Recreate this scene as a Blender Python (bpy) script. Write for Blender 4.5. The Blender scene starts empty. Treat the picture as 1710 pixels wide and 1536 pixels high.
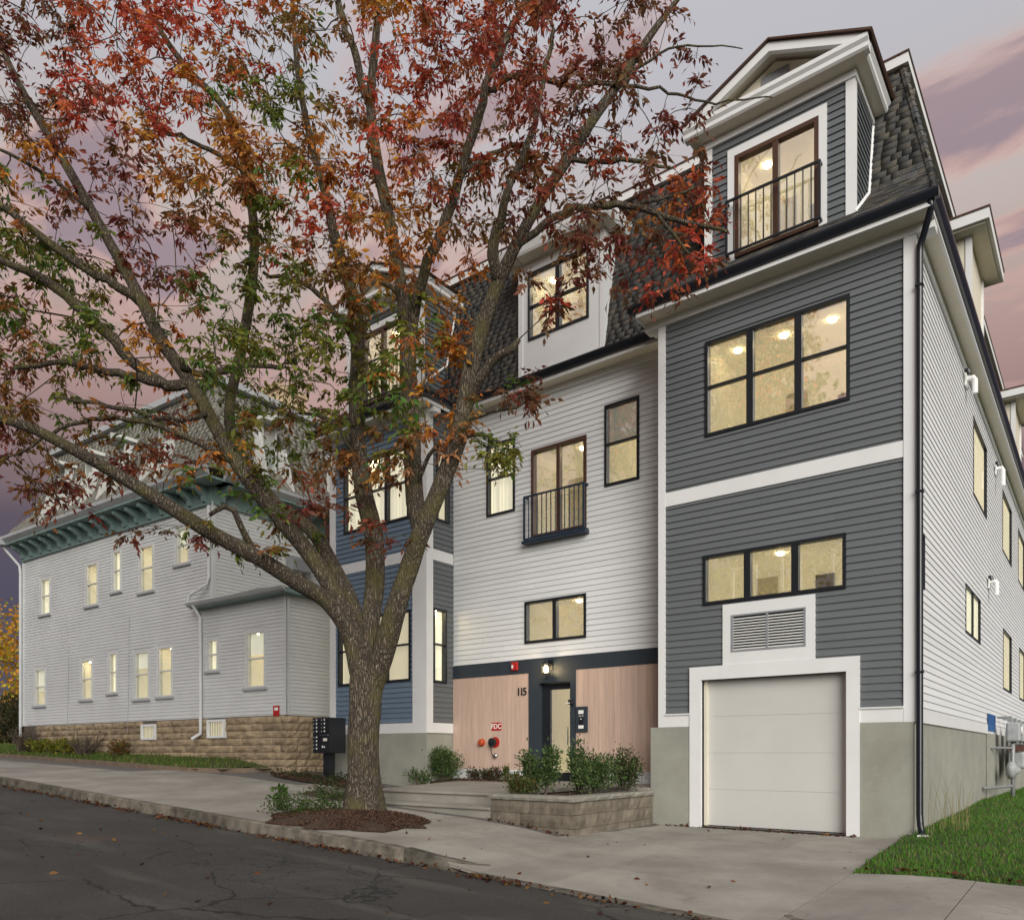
import bpy, math, random
import numpy as np
from mathutils import Vector, Matrix
random.seed(11); RNG = np.random.default_rng(11)
SC = bpy.context.scene
COL = SC.collection
rad = math.radians

# ------------------------------------------------------------------ camera, sky, sun, exposure
CAMZ, FPX, PX0, HORZ = 1.35, 1299.0, 855.0, 1258.0
cam_d = bpy.data.cameras.new('camera'); cam = bpy.data.objects.new('camera', cam_d); COL.objects.link(cam)
cam.location = (0, 0, CAMZ)
cam.rotation_euler = (rad(90), 0, math.atan2(.6083, .7937))
cam_d.sensor_width = 36; cam_d.lens = 36 * FPX / 1710
cam_d.shift_y = (HORZ - 768) / 1710
cam_d.clip_end = 3000; cam_d.clip_start = .05
SC.camera = cam
SUN_EL, SUN_AZ = 22, 48          # azimuth measured from straight behind the camera side (-Y) towards +X

world = bpy.data.worlds.new('World'); SC.world = world; world.use_nodes = True
def build_world():
    nt = world.node_tree; N = nt.nodes; L = nt.links; N.clear()
    out = N.new('ShaderNodeOutputWorld'); bg = N.new('ShaderNodeBackground')
    tc = N.new('ShaderNodeTexCoord'); sep = N.new('ShaderNodeSeparateXYZ')
    L.new(tc.outputs['Generated'], sep.inputs[0])
    cl = N.new('ShaderNodeMath'); cl.operation = 'MAXIMUM'; cl.inputs[1].default_value = 0
    L.new(sep.outputs['Z'], cl.inputs[0])
    rp = N.new('ShaderNodeValToRGB'); e = rp.color_ramp
    stops = [(0, (.055, .046, .082)), (.16, (.06, .048, .08)), (.25, (.092, .068, .086)), (.315, (.22, .145, .145)),
             (.38, (.33, .215, .20)), (.43, (.39, .27, .245)), (.53, (.47, .40, .375)), (.64, (.445, .437, .468)), (1, (.54, .545, .60))]
    e.elements[0].position = 0; e.elements[0].color = stops[0][1] + (1,)
    e.elements[1].position = 1; e.elements[1].color = stops[-1][1] + (1,)
    for p, c in stops[1:-1]:
        el = e.elements.new(p); el.color = c + (1,)
    L.new(cl.outputs[0], rp.inputs[0])
    # clouds: project the direction on a flat cloud deck
    add = N.new('ShaderNodeMath'); add.operation = 'ADD'; add.inputs[1].default_value = .12
    L.new(cl.outputs[0], add.inputs[0])
    div = N.new('ShaderNodeVectorMath'); div.operation = 'DIVIDE'
    cmb = N.new('ShaderNodeCombineXYZ')
    for i in range(3): L.new(add.outputs[0], cmb.inputs[i])
    L.new(tc.outputs['Generated'], div.inputs[0]); L.new(cmb.outputs[0], div.inputs[1])
    mp = N.new('ShaderNodeMapping'); mp.inputs['Rotation'].default_value = (0, 0, rad(-30)); mp.inputs['Scale'].default_value = (.9, 2.6, 1)
    mp.inputs['Location'].default_value = (1.2, 4.4, 0)
    L.new(div.outputs[0], mp.inputs[0])
    nz = N.new('ShaderNodeTexNoise'); nz.inputs['Scale'].default_value = 1.7; nz.inputs['Detail'].default_value = 6; nz.inputs['Roughness'].default_value = .55
    nz.inputs['Distortion'].default_value = .35
    L.new(mp.outputs[0], nz.inputs['Vector'])
    def ramp(a, b, src):
        r = N.new('ShaderNodeMapRange'); r.inputs[1].default_value = a; r.inputs[2].default_value = b; r.interpolation_type = 'SMOOTHSTEP'
        L.new(src, r.inputs[0]); return r.outputs[0]
    edge = ramp(.50, .58, nz.outputs['Fac']); core = ramp(.53, .62, nz.outputs['Fac'])
    low = ramp(.26, .48, cl.outputs[0]); high = ramp(.8, .55, cl.outputs[0])
    def mul(a, b, k=None):
        m = N.new('ShaderNodeMath'); m.operation = 'MULTIPLY'; L.new(a, m.inputs[0])
        if k is None: L.new(b, m.inputs[1])
        else: m.inputs[1].default_value = k
        return m.outputs[0]
    fade = mul(low, high)
    def mix(fac, a, col):
        m = N.new('ShaderNodeMix'); m.data_type = 'RGBA'; L.new(fac, m.inputs[0]); L.new(a, m.inputs[6]); m.inputs[7].default_value = col + (1,); return m.outputs[2]
    c1 = mix(mul(mul(edge, fade), None, .7), rp.outputs[0], (.60, .36, .30))
    c2 = mix(mul(mul(core, fade), None, .9), c1, (.27, .21, .245))
    sky = N.new('ShaderNodeTexSky'); sky.sky_type = 'NISHITA'; sky.sun_disc = False
    sky.sun_elevation = rad(SUN_EL); sky.sun_rotation = rad(180 - SUN_AZ)
    a1 = N.new('ShaderNodeMix'); a1.data_type = 'RGBA'; a1.blend_type = 'ADD'; a1.inputs[0].default_value = .004
    L.new(c2, a1.inputs[6]); L.new(sky.outputs[0], a1.inputs[7])
    L.new(a1.outputs[2], bg.inputs[0]); bg.inputs[1].default_value = .72
    L.new(bg.outputs[0], out.inputs[0])
build_world()
sun_d = bpy.data.lights.new('sun', 'SUN'); sun_o = bpy.data.objects.new('sun', sun_d); COL.objects.link(sun_o)
sun_d.energy = 2.4; sun_d.angle = rad(40); sun_d.color = (1, .985, .90)
sd = Vector((math.sin(rad(SUN_AZ)) * math.cos(rad(SUN_EL)), -math.cos(rad(SUN_AZ)) * math.cos(rad(SUN_EL)), math.sin(rad(SUN_EL))))
sun_o.rotation_euler = sd.to_track_quat('Z', 'Y').to_euler(); sun_o.location = (8, -20, 30)
vs = SC.view_settings
vs.view_transform = 'Standard'; vs.look = 'None'; vs.gamma = 1; vs.use_curve_mapping = False; vs.exposure = .66
SC.cycles.use_denoising = True; SC.cycles.max_bounces = 6; SC.cycles.transparent_max_bounces = 12
SC.cycles.sample_clamp_indirect = 4; SC.cycles.caustics_reflective = False; SC.cycles.caustics_refractive = False

# ------------------------------------------------------------------ materials
MATS = {}
def pm(name, col, rough=.6, var=.08, ns=2.5, bump=0, bs=60, orand=0, metal=0, stretch=(1, 1, 1), col2=None, lo=.35, hi=.65, spec=.4, attr=None, emis=None, es=0, trans=0):
    m = bpy.data.materials.new(name); m.use_nodes = True; nt = m.node_tree; N = nt.nodes; L = nt.links
    b = N['Principled BSDF']; b.inputs['Roughness'].default_value = rough; b.inputs['Metallic'].default_value = metal
    b.inputs['Specular IOR Level'].default_value = spec
    geo = N.new('ShaderNodeNewGeometry'); mp = N.new('ShaderNodeMapping'); mp.inputs['Scale'].default_value = stretch
    L.new(geo.outputs['Position'], mp.inputs[0])
    nz = N.new('ShaderNodeTexNoise'); nz.inputs['Scale'].default_value = ns; nz.inputs['Detail'].default_value = 6; nz.inputs['Roughness'].default_value = .6
    L.new(mp.outputs[0], nz.inputs['Vector'])
    if attr:
        a = N.new('ShaderNodeAttribute'); a.attribute_name = attr; base = a.outputs['Color']
    else:
        r = N.new('ShaderNodeMix'); r.data_type = 'RGBA'
        mr = N.new('ShaderNodeMapRange'); mr.inputs[1].default_value = lo; mr.inputs[2].default_value = hi
        L.new(nz.outputs['Fac'], mr.inputs[0]); L.new(mr.outputs[0], r.inputs[0])
        c2 = col2 or tuple(min(1, c * (1 + var)) for c in col); c1 = col if col2 else tuple(c * (1 - var) for c in col)
        r.inputs[6].default_value = (*c1, 1); r.inputs[7].default_value = (*c2, 1); base = r.outputs[2]
    if orand:
        oi = N.new('ShaderNodeObjectInfo'); hs = N.new('ShaderNodeHueSaturation'); mr2 = N.new('ShaderNodeMapRange')
        mr2.inputs[3].default_value = 1 - orand; mr2.inputs[4].default_value = 1 + orand
        L.new(oi.outputs['Random'], mr2.inputs[0]); L.new(mr2.outputs[0], hs.inputs['Value']); L.new(base, hs.inputs['Color']); base = hs.outputs[0]
    L.new(base, b.inputs['Base Color'])
    if bump:
        n2 = N.new('ShaderNodeTexNoise'); n2.inputs['Scale'].default_value = bs; n2.inputs['Detail'].default_value = 5
        L.new(mp.outputs[0], n2.inputs['Vector'])
        bp = N.new('ShaderNodeBump'); bp.inputs['Strength'].default_value = bump; bp.inputs['Distance'].default_value = .01
        L.new(n2.outputs['Fac'], bp.inputs['Height']); L.new(bp.outputs[0], b.inputs['Normal'])
    if emis:
        b.inputs['Emission Color'].default_value = (*emis, 1); b.inputs['Emission Strength'].default_value = es
    if trans:
        tr = N.new('ShaderNodeBsdfTranslucent'); L.new(base, tr.inputs[0]); mx = N.new('ShaderNodeMixShader'); mx.inputs[0].default_value = trans
        L.new(b.outputs[0], mx.inputs[1]); L.new(tr.outputs[0], mx.inputs[2]); L.new(mx.outputs[0], N['Material Output'].inputs[0])
    MATS[name] = m; return m
pm('gray_siding', (.128, .139, .150), .5, .07, 1.2, .12, 90, .05, stretch=(.3, .3, 6))
pm('skylit_siding', (.14, .20, .275), .5, .07, 1.2, .12, 90, .05, stretch=(.3, .3, 6))  # grey siding with the bluish skylight put into its colour
pm('white_siding', (.74, .745, .765), .5, .035, 1.0, .12, 90, .025, stretch=(.3, .3, 6))
pm('old_siding', (.60, .61, .62), .55, .06, .7, .1, 60, .02)
pm('white_trim', (.74, .74, .75), .45, .025, 2, .06, 40)
pm('cream_bounce_trim', (.72, .665, .55), .5, .03, 2, .06, 40)  # white trim tinted cream, warm bounce light put into the colour
pm('dark_band', (.032, .042, .055), .5, .08, 2)
pm('black_metal', (.012, .014, .018), .35, .1, 3, spec=.5)
pm('navy_rail', (.016, .03, .055), .4, .1, 3)
pm('gutter_metal', (.010, .013, .020), .3, .1, 3, spec=.6)
pm('frame_black', (.014, .016, .02), .4, .1, 3)
pm('frame_brown', (.075, .036, .022), .45, .15, 3)
pm('stucco', (.30, .30, .26), .85, .10, 1.4, .3, 35)
pm('garage_panel', (.56, .55, .53), .55, .03, 1.2, .05, 30)
pm('cedar', (.56, .405, .33), .55, .10, 5, .08, 60, .07, stretch=(5, 5, .25))
pm('shingle', (.058, .060, .064), .85, .4, 3, .5, 120, .35, col2=(.15, .125, .09), lo=.42, hi=.72)  # tan patches put some golden sunlight into the slate colour
pm('shingle_joined', (.052, .054, .058), .85, .45, 6, .5, 120, col2=(.13, .11, .082), lo=.42, hi=.72)  # same golden sunlight tan mixed into the slate
pm('old_shingle', (.235, .225, .195), .85, .25, 4, .3, 60, .15)
pm('teal', (.19, .27, .265), .6, .12, 3)
pm('brownstone', (.31, .235, .155), .88, .28, 3.5, .7, 30, .2)
pm('mortar', (.12, .10, .08), .9, .15, 8)
pm('block', (.16, .135, .105), .9, .22, 6, .5, 45, .15)
pm('block_cap', (.24, .225, .195), .9, .15, 6, .4, 45, .08)
pm('concrete', (.28, .26, .228), .85, .2, .8, .25, 70, .07)
pm('concrete_step', (.27, .25, .22), .85, .12, 1.2, .2, 55)
pm('joint', (.13, .12, .11), .95, .1, 8)
pm('granite', (.115, .10, .08), .9, .5, 4, .9, 30, .3)
pm('soil', (.055, .032, .02), .95, .3, 9, .8, 40)
pm('mulch', (.07, .035, .02), .95, .4, 20, .8, 60, attr='col')
pm('turf_soil', (.05, .06, .02), .95, .3, 3, .6, 30)
pm('leafcol', (.1, .1, .03), .55, attr='col', trans=.45, spec=.25)
pm('grass', (.06, .14, .02), .6, attr='col', trans=.3, spec=.2)
pm('red_paint', (.42, .022, .018), .35, .08, 5)
pm('orange_red', (.45, .07, .02), .35, .08, 5)
pm('chrome', (.6, .6, .6), .2, .05, 5, metal=1)
pm('gray_pipe', (.30, .31, .32), .45, .15, 6, metal=.3)
pm('meter_gray', (.33, .34, .35), .5, .15, 6)
pm('blue_tape', (.02, .10, .30), .5, .2, 4)
pm('white_plastic', (.78, .78, .77), .4, .03, 3)
pm('sign_white', (.85, .85, .82), .5, .02, 3)
pm('tag', (.72, .70, .62), .5, .05, 3)
pm('shade', (.78, .74, .64), .8, .02, 1.5, emis=(1.0, .92, .74), es=.38)  # lamplight put in as a glow of the shade, room and door themselves
pm('dim_room', (.60, .55, .44), .8, .05, 1.2, emis=(1.0, .88, .64), es=.22)
pm('room_door', (.50, .44, .33), .6, .03, 2, emis=(1.0, .86, .6), es=.12)
pm('picture', (.12, .11, .10), .5, .4, 3)
pm('bare_twig', (.10, .075, .06), .8, .2, 8)
pm('edging', (.17, .125, .09), .85, .2, 4, .3, 40)
pm('chimney', (.50, .38, .25), .85, .15, 6, .3, 40, .1)
pm('house_far', (.42, .36, .29), .8, .1, 2)
pm('copper_brown', (.10, .04, .03), .6, .2, 5)
pm('ac_gray', (.25, .26, .28), .5, .1, 5)
pm('cream_room', (.80, .74, .58), .8, .02, 1.2, emis=(1.0, .89, .66), es=.36)  # room walls, curtains and blinds glow themselves in place of lamplight
pm('curtain', (.80, .74, .60), .85, .03, 1.5, emis=(1.0, .90, .70), es=.46)
pm('blind', (.72, .62, .46), .7, .03, 1.5, emis=(1.0, .85, .62), es=.34)
pm('lamp_glow', (1, .9, .7), .5, 0, 1, emis=(1, .78, .42), es=70)
pm('small_lamp', (1, .9, .7), .5, 0, 1, emis=(1, .80, .45), es=24)
pm('lantern_glow', (1, .9, .7), .5, 0, 1, emis=(1, .76, .38), es=9)

def glass(name, k, base):
    m = bpy.data.materials.new(name); m.use_nodes = True; nt = m.node_tree; N = nt.nodes; L = nt.links; N.clear()
    out = N.new('ShaderNodeOutputMaterial'); t = N.new('ShaderNodeBsdfTransparent'); g = N.new('ShaderNodeBsdfGlossy'); mx = N.new('ShaderNodeMixShader')
    g.inputs['Roughness'].default_value = .015; t.inputs[0].default_value = (.93, .95, .93, 1)
    lw = N.new('ShaderNodeLayerWeight'); lw.inputs[0].default_value = .5; fr = N.new('ShaderNodeMath'); fr.operation = 'POWER'; fr.inputs[1].default_value = 5; L.new(lw.outputs['Facing'], fr.inputs[0])
    ma = N.new('ShaderNodeMath'); ma.operation = 'MULTIPLY_ADD'; ma.use_clamp = True; ma.inputs[1].default_value = k; ma.inputs[2].default_value = base
    geo = N.new('ShaderNodeNewGeometry'); nz = N.new('ShaderNodeTexNoise'); nz.inputs['Scale'].default_value = 1.6; nz.inputs['Detail'].default_value = 1
    L.new(geo.outputs['Position'], nz.inputs['Vector'])
    bp = N.new('ShaderNodeBump'); bp.inputs['Strength'].default_value = .02; bp.inputs['Distance'].default_value = .01; L.new(nz.outputs['Fac'], bp.inputs['Height'])
    L.new(bp.outputs[0], g.inputs['Normal'])
    L.new(fr.outputs[0], ma.inputs[0]); L.new(ma.outputs[0], mx.inputs[0]); L.new(t.outputs[0], mx.inputs[1]); L.new(g.outputs[0], mx.inputs[2]); L.new(mx.outputs[0], out.inputs[0])
    MATS[name] = m
glass('glass', .3, .50); glass('plain_glass', .15, .10)

def bark_mat():
    m = pm('bark', (.085, .064, .045), .9, .3, 3, 0); nt = m.node_tree; N = nt.nodes; L = nt.links; b = N['Principled BSDF']
    geo = N.new('ShaderNodeNewGeometry'); mp = N.new('ShaderNodeMapping'); mp.inputs['Scale'].default_value = (1, 1, .14); L.new(geo.outputs['Position'], mp.inputs[0])
    v = N.new('ShaderNodeTexVoronoi'); v.feature = 'DISTANCE_TO_EDGE'; v.inputs['Scale'].default_value = 34; v.inputs['Randomness'].default_value = 1
    nz = N.new('ShaderNodeTexNoise'); nz.inputs['Scale'].default_value = 14; nz.inputs['Detail'].default_value = 5
    L.new(mp.outputs[0], nz.inputs['Vector'])
    mixv = N.new('ShaderNodeMix'); mixv.data_type = 'VECTOR'; mixv.inputs[0].default_value = .08
    L.new(mp.outputs[0], mixv.inputs[4]); L.new(nz.outputs['Color'], mixv.inputs[5]); L.new(mixv.outputs[1], v.inputs['Vector'])
    mr = N.new('ShaderNodeMapRange'); mr.inputs[1].default_value = 0; mr.inputs[2].default_value = .3; L.new(v.outputs['Distance'], mr.inputs[0])
    def rgbmix(fac, a, c, blend='MIX'):
        x = N.new('ShaderNodeMix'); x.data_type = 'RGBA'; x.blend_type = blend; L.new(fac, x.inputs[0])
        if hasattr(a, 'is_output'): L.new(a, x.inputs[6])
        else: x.inputs[6].default_value = (*a, 1)
        x.inputs[7].default_value = (*c, 1); return x.outputs[2]
    c0 = rgbmix(mr.outputs[0], (.035, .026, .018), (.165, .128, .095))
    n2 = N.new('ShaderNodeTexNoise'); n2.inputs['Scale'].default_value = 26; n2.inputs['Detail'].default_value = 6; L.new(geo.outputs['Position'], n2.inputs['Vector'])
    m2 = N.new('ShaderNodeMapRange'); m2.inputs[1].default_value = .60; m2.inputs[2].default_value = .66; m2.inputs[4].default_value = .75; L.new(n2.outputs['Fac'], m2.inputs[0])
    c1 = rgbmix(m2.outputs[0], c0, (.30, .285, .23))
    n3 = N.new('ShaderNodeTexNoise'); n3.inputs['Scale'].default_value = 2.1; n3.inputs['Detail'].default_value = 4; L.new(geo.outputs['Position'], n3.inputs['Vector'])
    m3 = N.new('ShaderNodeMapRange'); m3.inputs[1].default_value = .48; m3.inputs[2].default_value = .64; m3.inputs[4].default_value = .7; L.new(n3.outputs['Fac'], m3.inputs[0])
    c2 = rgbmix(m3.outputs[0], c1, (.12, .105, .035))
    L.new(c2, b.inputs['Base Color'])
    bp = N.new('ShaderNodeBump'); bp.inputs['Strength'].default_value = .9; bp.inputs['Distance'].default_value = .03
    L.new(mr.outputs[0], bp.inputs['Height']); L.new(bp.outputs[0], b.inputs['Normal'])
bark_mat()

def asphalt_mat():
    m = pm('asphalt', (.044, .041, .037), .85, .25, .6, .8, 90); nt = m.node_tree; N = nt.nodes; L = nt.links; b = N['Principled BSDF']
    base = b.inputs['Base Color'].links[0].from_socket
    geo = N.new('ShaderNodeNewGeometry')
    def noise(s, d=4, st=(1, 1, 1)):
        mp = N.new('ShaderNodeMapping'); mp.inputs['Scale'].default_value = st; L.new(geo.outputs['Position'], mp.inputs[0])
        n = N.new('ShaderNodeTexNoise'); n.inputs['Scale'].default_value = s; n.inputs['Detail'].default_value = d; L.new(mp.outputs[0], n.inputs['Vector']); return n
    def rng(src, a, c, to=1):
        r = N.new('ShaderNodeMapRange'); r.inputs[1].default_value = a; r.inputs[2].default_value = c; r.inputs[4].default_value = to; L.new(src, r.inputs[0]); return r.outputs[0]
    def mixc(f, a, c):
        x = N.new('ShaderNodeMix'); x.data_type = 'RGBA'; L.new(f, x.inputs[0]); L.new(a, x.inputs[6]); x.inputs[7].default_value = (*c, 1); return x.outputs[2]
    def mulv(a, c):
        x = N.new('ShaderNodeMath'); x.operation = 'MULTIPLY'; L.new(a, x.inputs[0]); L.new(c, x.inputs[1]); return x.outputs[0]
    agg = noise(75, 3); c = mixc(rng(agg.outputs['Fac'], .56, .74, .8), base, (.13, .125, .115)); ag2 = noise(48, 3); c = mixc(rng(ag2.outputs['Fac'], .58, .72, .7), c, (.012, .012, .012))
    pale = noise(1.1, 5, (.35, 1.6, 1)); c = mixc(rng(pale.outputs['Fac'], .55, .70, .45), c, (.12, .11, .095))
    rust = noise(.55, 4, (.7, 1.2, 1)); c = mixc(rng(rust.outputs['Fac'], .62, .74, .5), c, (.095, .05, .035))
    # cracks: distorted voronoi cell edges, masked to a few worn zones
    wob = noise(2.2, 5); mv = N.new('ShaderNodeMix'); mv.data_type = 'VECTOR'; mv.inputs[0].default_value = .32
    L.new(geo.outputs['Position'], mv.inputs[4]); L.new(wob.outputs['Color'], mv.inputs[5])
    for sc, w, z0, z1, seed in ((.9, .010, .44, .5, 3.7), (3.5, .016, .53, .58, 1.3)):
        v = N.new('ShaderNodeTexVoronoi'); v.feature = 'DISTANCE_TO_EDGE'; v.inputs['Scale'].default_value = sc; L.new(mv.outputs[1], v.inputs['Vector'])
        line = rng(v.outputs['Distance'], w * 1.4, w * .4)
        zone = noise(.28 * seed ** .3, 2); c = mixc(mulv(line, rng(zone.outputs['Fac'], z0, z1, .9)), c, (.010, .010, .010))
    L.new(c, b.inputs['Base Color'])
asphalt_mat()

def stain(name, c1, k1, c2, k2):
    nt = MATS[name].node_tree; N = nt.nodes; L = nt.links; b = N['Principled BSDF']; base = b.inputs['Base Color'].links[0].from_socket; geo = N.new('ShaderNodeNewGeometry')
    for sc, lo, hi, col, k, dist in ((.45, .52, .72, c1, k1, 1.2), (7, .62, .70, c2, k2, .4), (1.6, .60, .64, c2, k2 * .6, 2.5)):
        n = N.new('ShaderNodeTexNoise'); n.inputs['Scale'].default_value = sc; n.inputs['Detail'].default_value = 8; n.inputs['Roughness'].default_value = .65; n.inputs['Distortion'].default_value = dist
        L.new(geo.outputs['Position'], n.inputs['Vector']); r = N.new('ShaderNodeMapRange'); r.inputs[1].default_value = lo; r.inputs[2].default_value = hi; r.inputs[4].default_value = k; L.new(n.outputs['Fac'], r.inputs[0])
        x = N.new('ShaderNodeMix'); x.data_type = 'RGBA'; L.new(r.outputs[0], x.inputs[0]); L.new(base, x.inputs[6]); x.inputs[7].default_value = (*col, 1); base = x.outputs[2]
    L.new(base, b.inputs['Base Color'])
stain('concrete', (.20, .165, .14), .7, (.13, .115, .10), .45); stain('concrete_step', (.2, .17, .14), .6, (.13, .115, .10), .4)
stain('stucco', (.24, .235, .20), .6, (.34, .34, .30), .4); stain('granite', (.25, .22, .18), .6, (.06, .05, .045), .6)

# ------------------------------------------------------------------ mesh helpers
class MB:
    def __init__(s): s.v = []; s.f = []; s.c = []
    def quad(s, *p):
        i = len(s.v); s.v += [tuple(x) for x in p]; s.f.append(tuple(range(i, i + len(p)))); return s
    def hexa(s, p):                                   # 8 corners: bottom ring 0-3, top ring 4-7
        i = len(s.v); s.v += [tuple(x) for x in p]
        for a in ((3, 2, 1, 0), (4, 5, 6, 7), (0, 1, 5, 4), (1, 2, 6, 5), (2, 3, 7, 6), (3, 0, 4, 7)): s.f.append(tuple(i + k for k in a))
        return s
    def box(s, x0, x1, y0, y1, z0, z1):
        return s.hexa([(x0, y0, z0), (x1, y0, z0), (x1, y1, z0), (x0, y1, z0), (x0, y0, z1), (x1, y0, z1), (x1, y1, z1), (x0, y1, z1)])
    def fbox(s, fr, s0, s1, d0, d1, z0, z1):
        w = fr.w
        return s.hexa([w(s0, d0, z0), w(s1, d0, z0), w(s1, d1, z0), w(s0, d1, z0), w(s0, d0, z1), w(s1, d0, z1), w(s1, d1, z1), w(s0, d1, z1)])
    def prism(s, poly, off):                          # closed polygon extruded by a vector
        n = len(poly); i = len(s.v); o = Vector(off)
        s.v += [tuple(p) for p in poly] + [tuple(Vector(p) + o) for p in poly]
        s.f.append(tuple(range(i + n - 1, i - 1, -1))); s.f.append(tuple(range(i + n, i + 2 * n)))
        for k in range(n): s.f.append((i + k, i + (k + 1) % n, i + n + (k + 1) % n, i + n + k))
        return s
    def tube(s, pts, rads, n=8, cap=True, jit=None):
        pts = [Vector(p) for p in pts]; i0 = len(s.v)
        if not isinstance(rads, (list, tuple)): rads = [rads] * len(pts)
        up = Vector((0, 0, 1)); prev = None
        for k, p in enumerate(pts):
            t = (pts[min(k + 1, len(pts) - 1)] - pts[max(k - 1, 0)]).normalized()
            a = prev if prev is not None else (up.cross(t) if abs(t.z) < .95 else Vector((1, 0, 0)))
            a = (a - t * a.dot(t)).normalized(); b = t.cross(a); prev = a
            for j in range(n):
                th = 2 * math.pi * j / n; r = rads[k] * (jit(k, j) if jit else 1)
                s.v.append(tuple(p + (a * math.cos(th) + b * math.sin(th)) * r))
        for k in range(len(pts) - 1):
            for j in range(n):
                a0 = i0 + k * n + j; a1 = i0 + k * n + (j + 1) % n
                s.f.append((a0, a1, a1 + n, a0 + n))
        if cap:
            s.f.append(tuple(range(i0 + n - 1, i0 - 1, -1))); e = i0 + (len(pts) - 1) * n; s.f.append(tuple(range(e, e + n)))
        return s
    def lathe(s, c, axis, prof, n=16):                # prof: (offset along axis, radius)
        ax = Vector(axis).normalized(); c = Vector(c)
        a = ax.orthogonal().normalized(); b = ax.cross(a); i0 = len(s.v)
        for h, r in prof:
            for j in range(n):
                th = 2 * math.pi * j / n; s.v.append(tuple(c + ax * h + (a * math.cos(th) + b * math.sin(th)) * max(r, 1e-4)))
        for k in range(len(prof) - 1):
            for j in range(n):
                a0 = i0 + k * n + j; a1 = i0 + k * n + (j + 1) % n; s.f.append((a0, a1, a1 + n, a0 + n))
        s.f.append(tuple(range(i0 + n - 1, i0 - 1, -1))); e = i0 + (len(prof) - 1) * n; s.f.append(tuple(range(e, e + n)))
        return s
    def build(s, name, mat, parent=None, smooth=False, bevel=0):
        me = bpy.data.meshes.new(name); me.from_pydata(s.v, [], s.f); me.update()
        me.materials.append(MATS[mat] if isinstance(mat, str) else mat)
        if s.c:
            at = me.color_attributes.new('col', 'FLOAT_COLOR', 'POINT'); at.data.foreach_set('color', np.array(s.c, dtype=np.float32).ravel())
        if smooth: me.polygons.foreach_set('use_smooth', [True] * len(me.polygons))
        o = link(bpy.data.objects.new(name, me), parent)
        if bevel:
            b = o.modifiers.new('bevel', 'BEVEL'); b.width = bevel; b.segments = 2; b.limit_method = 'ANGLE'
        return o
def link(o, parent=None):
    COL.objects.link(o)
    if parent is not None:
        o.parent = parent
        L = parent.get('_loc')
        if L is not None: o.matrix_parent_inverse = Matrix.Translation(-Vector(L))
    return o
def thing(name, label, cat, loc, group=None):
    e = bpy.data.objects.new(name, None); e.empty_display_size = .3; e.location = loc; COL.objects.link(e); e['_loc'] = list(loc)
    e['label'] = label; e['category'] = cat
    if group: e['group'] = group
    return e
def tag(o, label, cat, group=None):
    o['label'] = label; o['category'] = cat
    if group: o['group'] = group
    return o
def kind(o, k, label=None):
    o['kind'] = k
    if label: o['label'] = label
    return o
def bulk(name, V, F, mat, parent=None, cols=None, smooth=False):   # numpy mesh; F is an (n,3) or (n,4) int array
    me = bpy.data.meshes.new(name); k = F.shape[1]
    me.vertices.add(len(V)); me.vertices.foreach_set('co', np.asarray(V, np.float32).ravel())
    me.loops.add(F.size); me.loops.foreach_set('vertex_index', F.astype(np.int32).ravel())
    me.polygons.add(len(F)); me.polygons.foreach_set('loop_start', np.arange(0, F.size, k, dtype=np.int32))
    me.update(calc_edges=True)
    if cols is not None:
        at = me.color_attributes.new('col', 'FLOAT_COLOR', 'POINT'); c = np.ones((len(V), 4), np.float32); c[:, :3] = cols; at.data.foreach_set('color', c.ravel())
    me.materials.append(MATS[mat])
    if smooth: me.polygons.foreach_set('use_smooth', [True] * len(me.polygons))
    return link(bpy.data.objects.new(name, me), parent)
class Frame:                                          # wall frame: s along the wall, d inwards, z up
    def __init__(s, o, u, v): s.o = o; s.u = u; s.vv = v
    def w(s, a, d, z): return (s.o[0] + a * s.u[0] + d * s.vv[0], s.o[1] + a * s.u[1] + d * s.vv[1], z)
FRONT = Frame((0, 0), (1, 0), (0, 1))                 # s = X, d = Y
def side_frame(x): return Frame((x, 0), (0, 1), (-1, 0))   # wall facing +X: s = Y, d inwards
def ray(px, py):
    a = px - PX0; return Vector((.7937 * a - .6083 * FPX, .6083 * a + .7937 * FPX, HORZ - py))
def on_plane(fr, d, px, py):                          # where a sight line meets the plane d of a wall frame -> (s, z)
    r = ray(px, py); rs = r.x * fr.u[0] + r.y * fr.u[1]; rd = r.x * fr.vv[0] + r.y * fr.vv[1]
    cs = -(fr.o[0] * fr.u[0] + fr.o[1] * fr.u[1]); cd = -(fr.o[0] * fr.vv[0] + fr.o[1] * fr.vv[1])
    t = (d - cd) / rd; return cs + rs * t, CAMZ + r.z * t
# ------------------------------------------------------------------ ground, road, kerb, sidewalk
YK = 7.2
def road_z(x): return float(np.interp(x, [-120, -60, -33, -20.7, 0, 60], [1.9, 1.5, .98, .603, -.436, -3.2]))
def kerb_h(x): return float(np.interp(x, [-7.5, -6.2, -2.7, -1.7], [.185, .015, .015, .17]))
def zb(x): return float(np.interp(x, [-120, -60, -35, -25, -17.7, -14, -11, -8.7, -6.9, 0, 60], [2.1, 1.75, 1.36, 1.10, .87, .60, .38, .26, .0, .0, -2.2]))
def surf(x, y):
    k = road_z(x) + kerb_h(x); f = min(1, max(0, (y - YK - .15) / 6.15)); return k + (zb(x) - k) * f
def road_s(x, y): return road_z(x) + (.02 * (YK - y) if y > 3 else .02 * (YK - 3) - .02 * (3 - y))
def grid(name, xs, ys, fn, mat, skirt=0):
    nx, ny = len(xs), len(ys); V = [(x, y, fn(x, y)) for y in ys for x in xs]
    F = [(j * nx + i, j * nx + i + 1, (j + 1) * nx + i + 1, (j + 1) * nx + i) for j in range(ny - 1) for i in range(nx - 1)]
    m = MB(); m.v = V; m.f = F; return m
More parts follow.
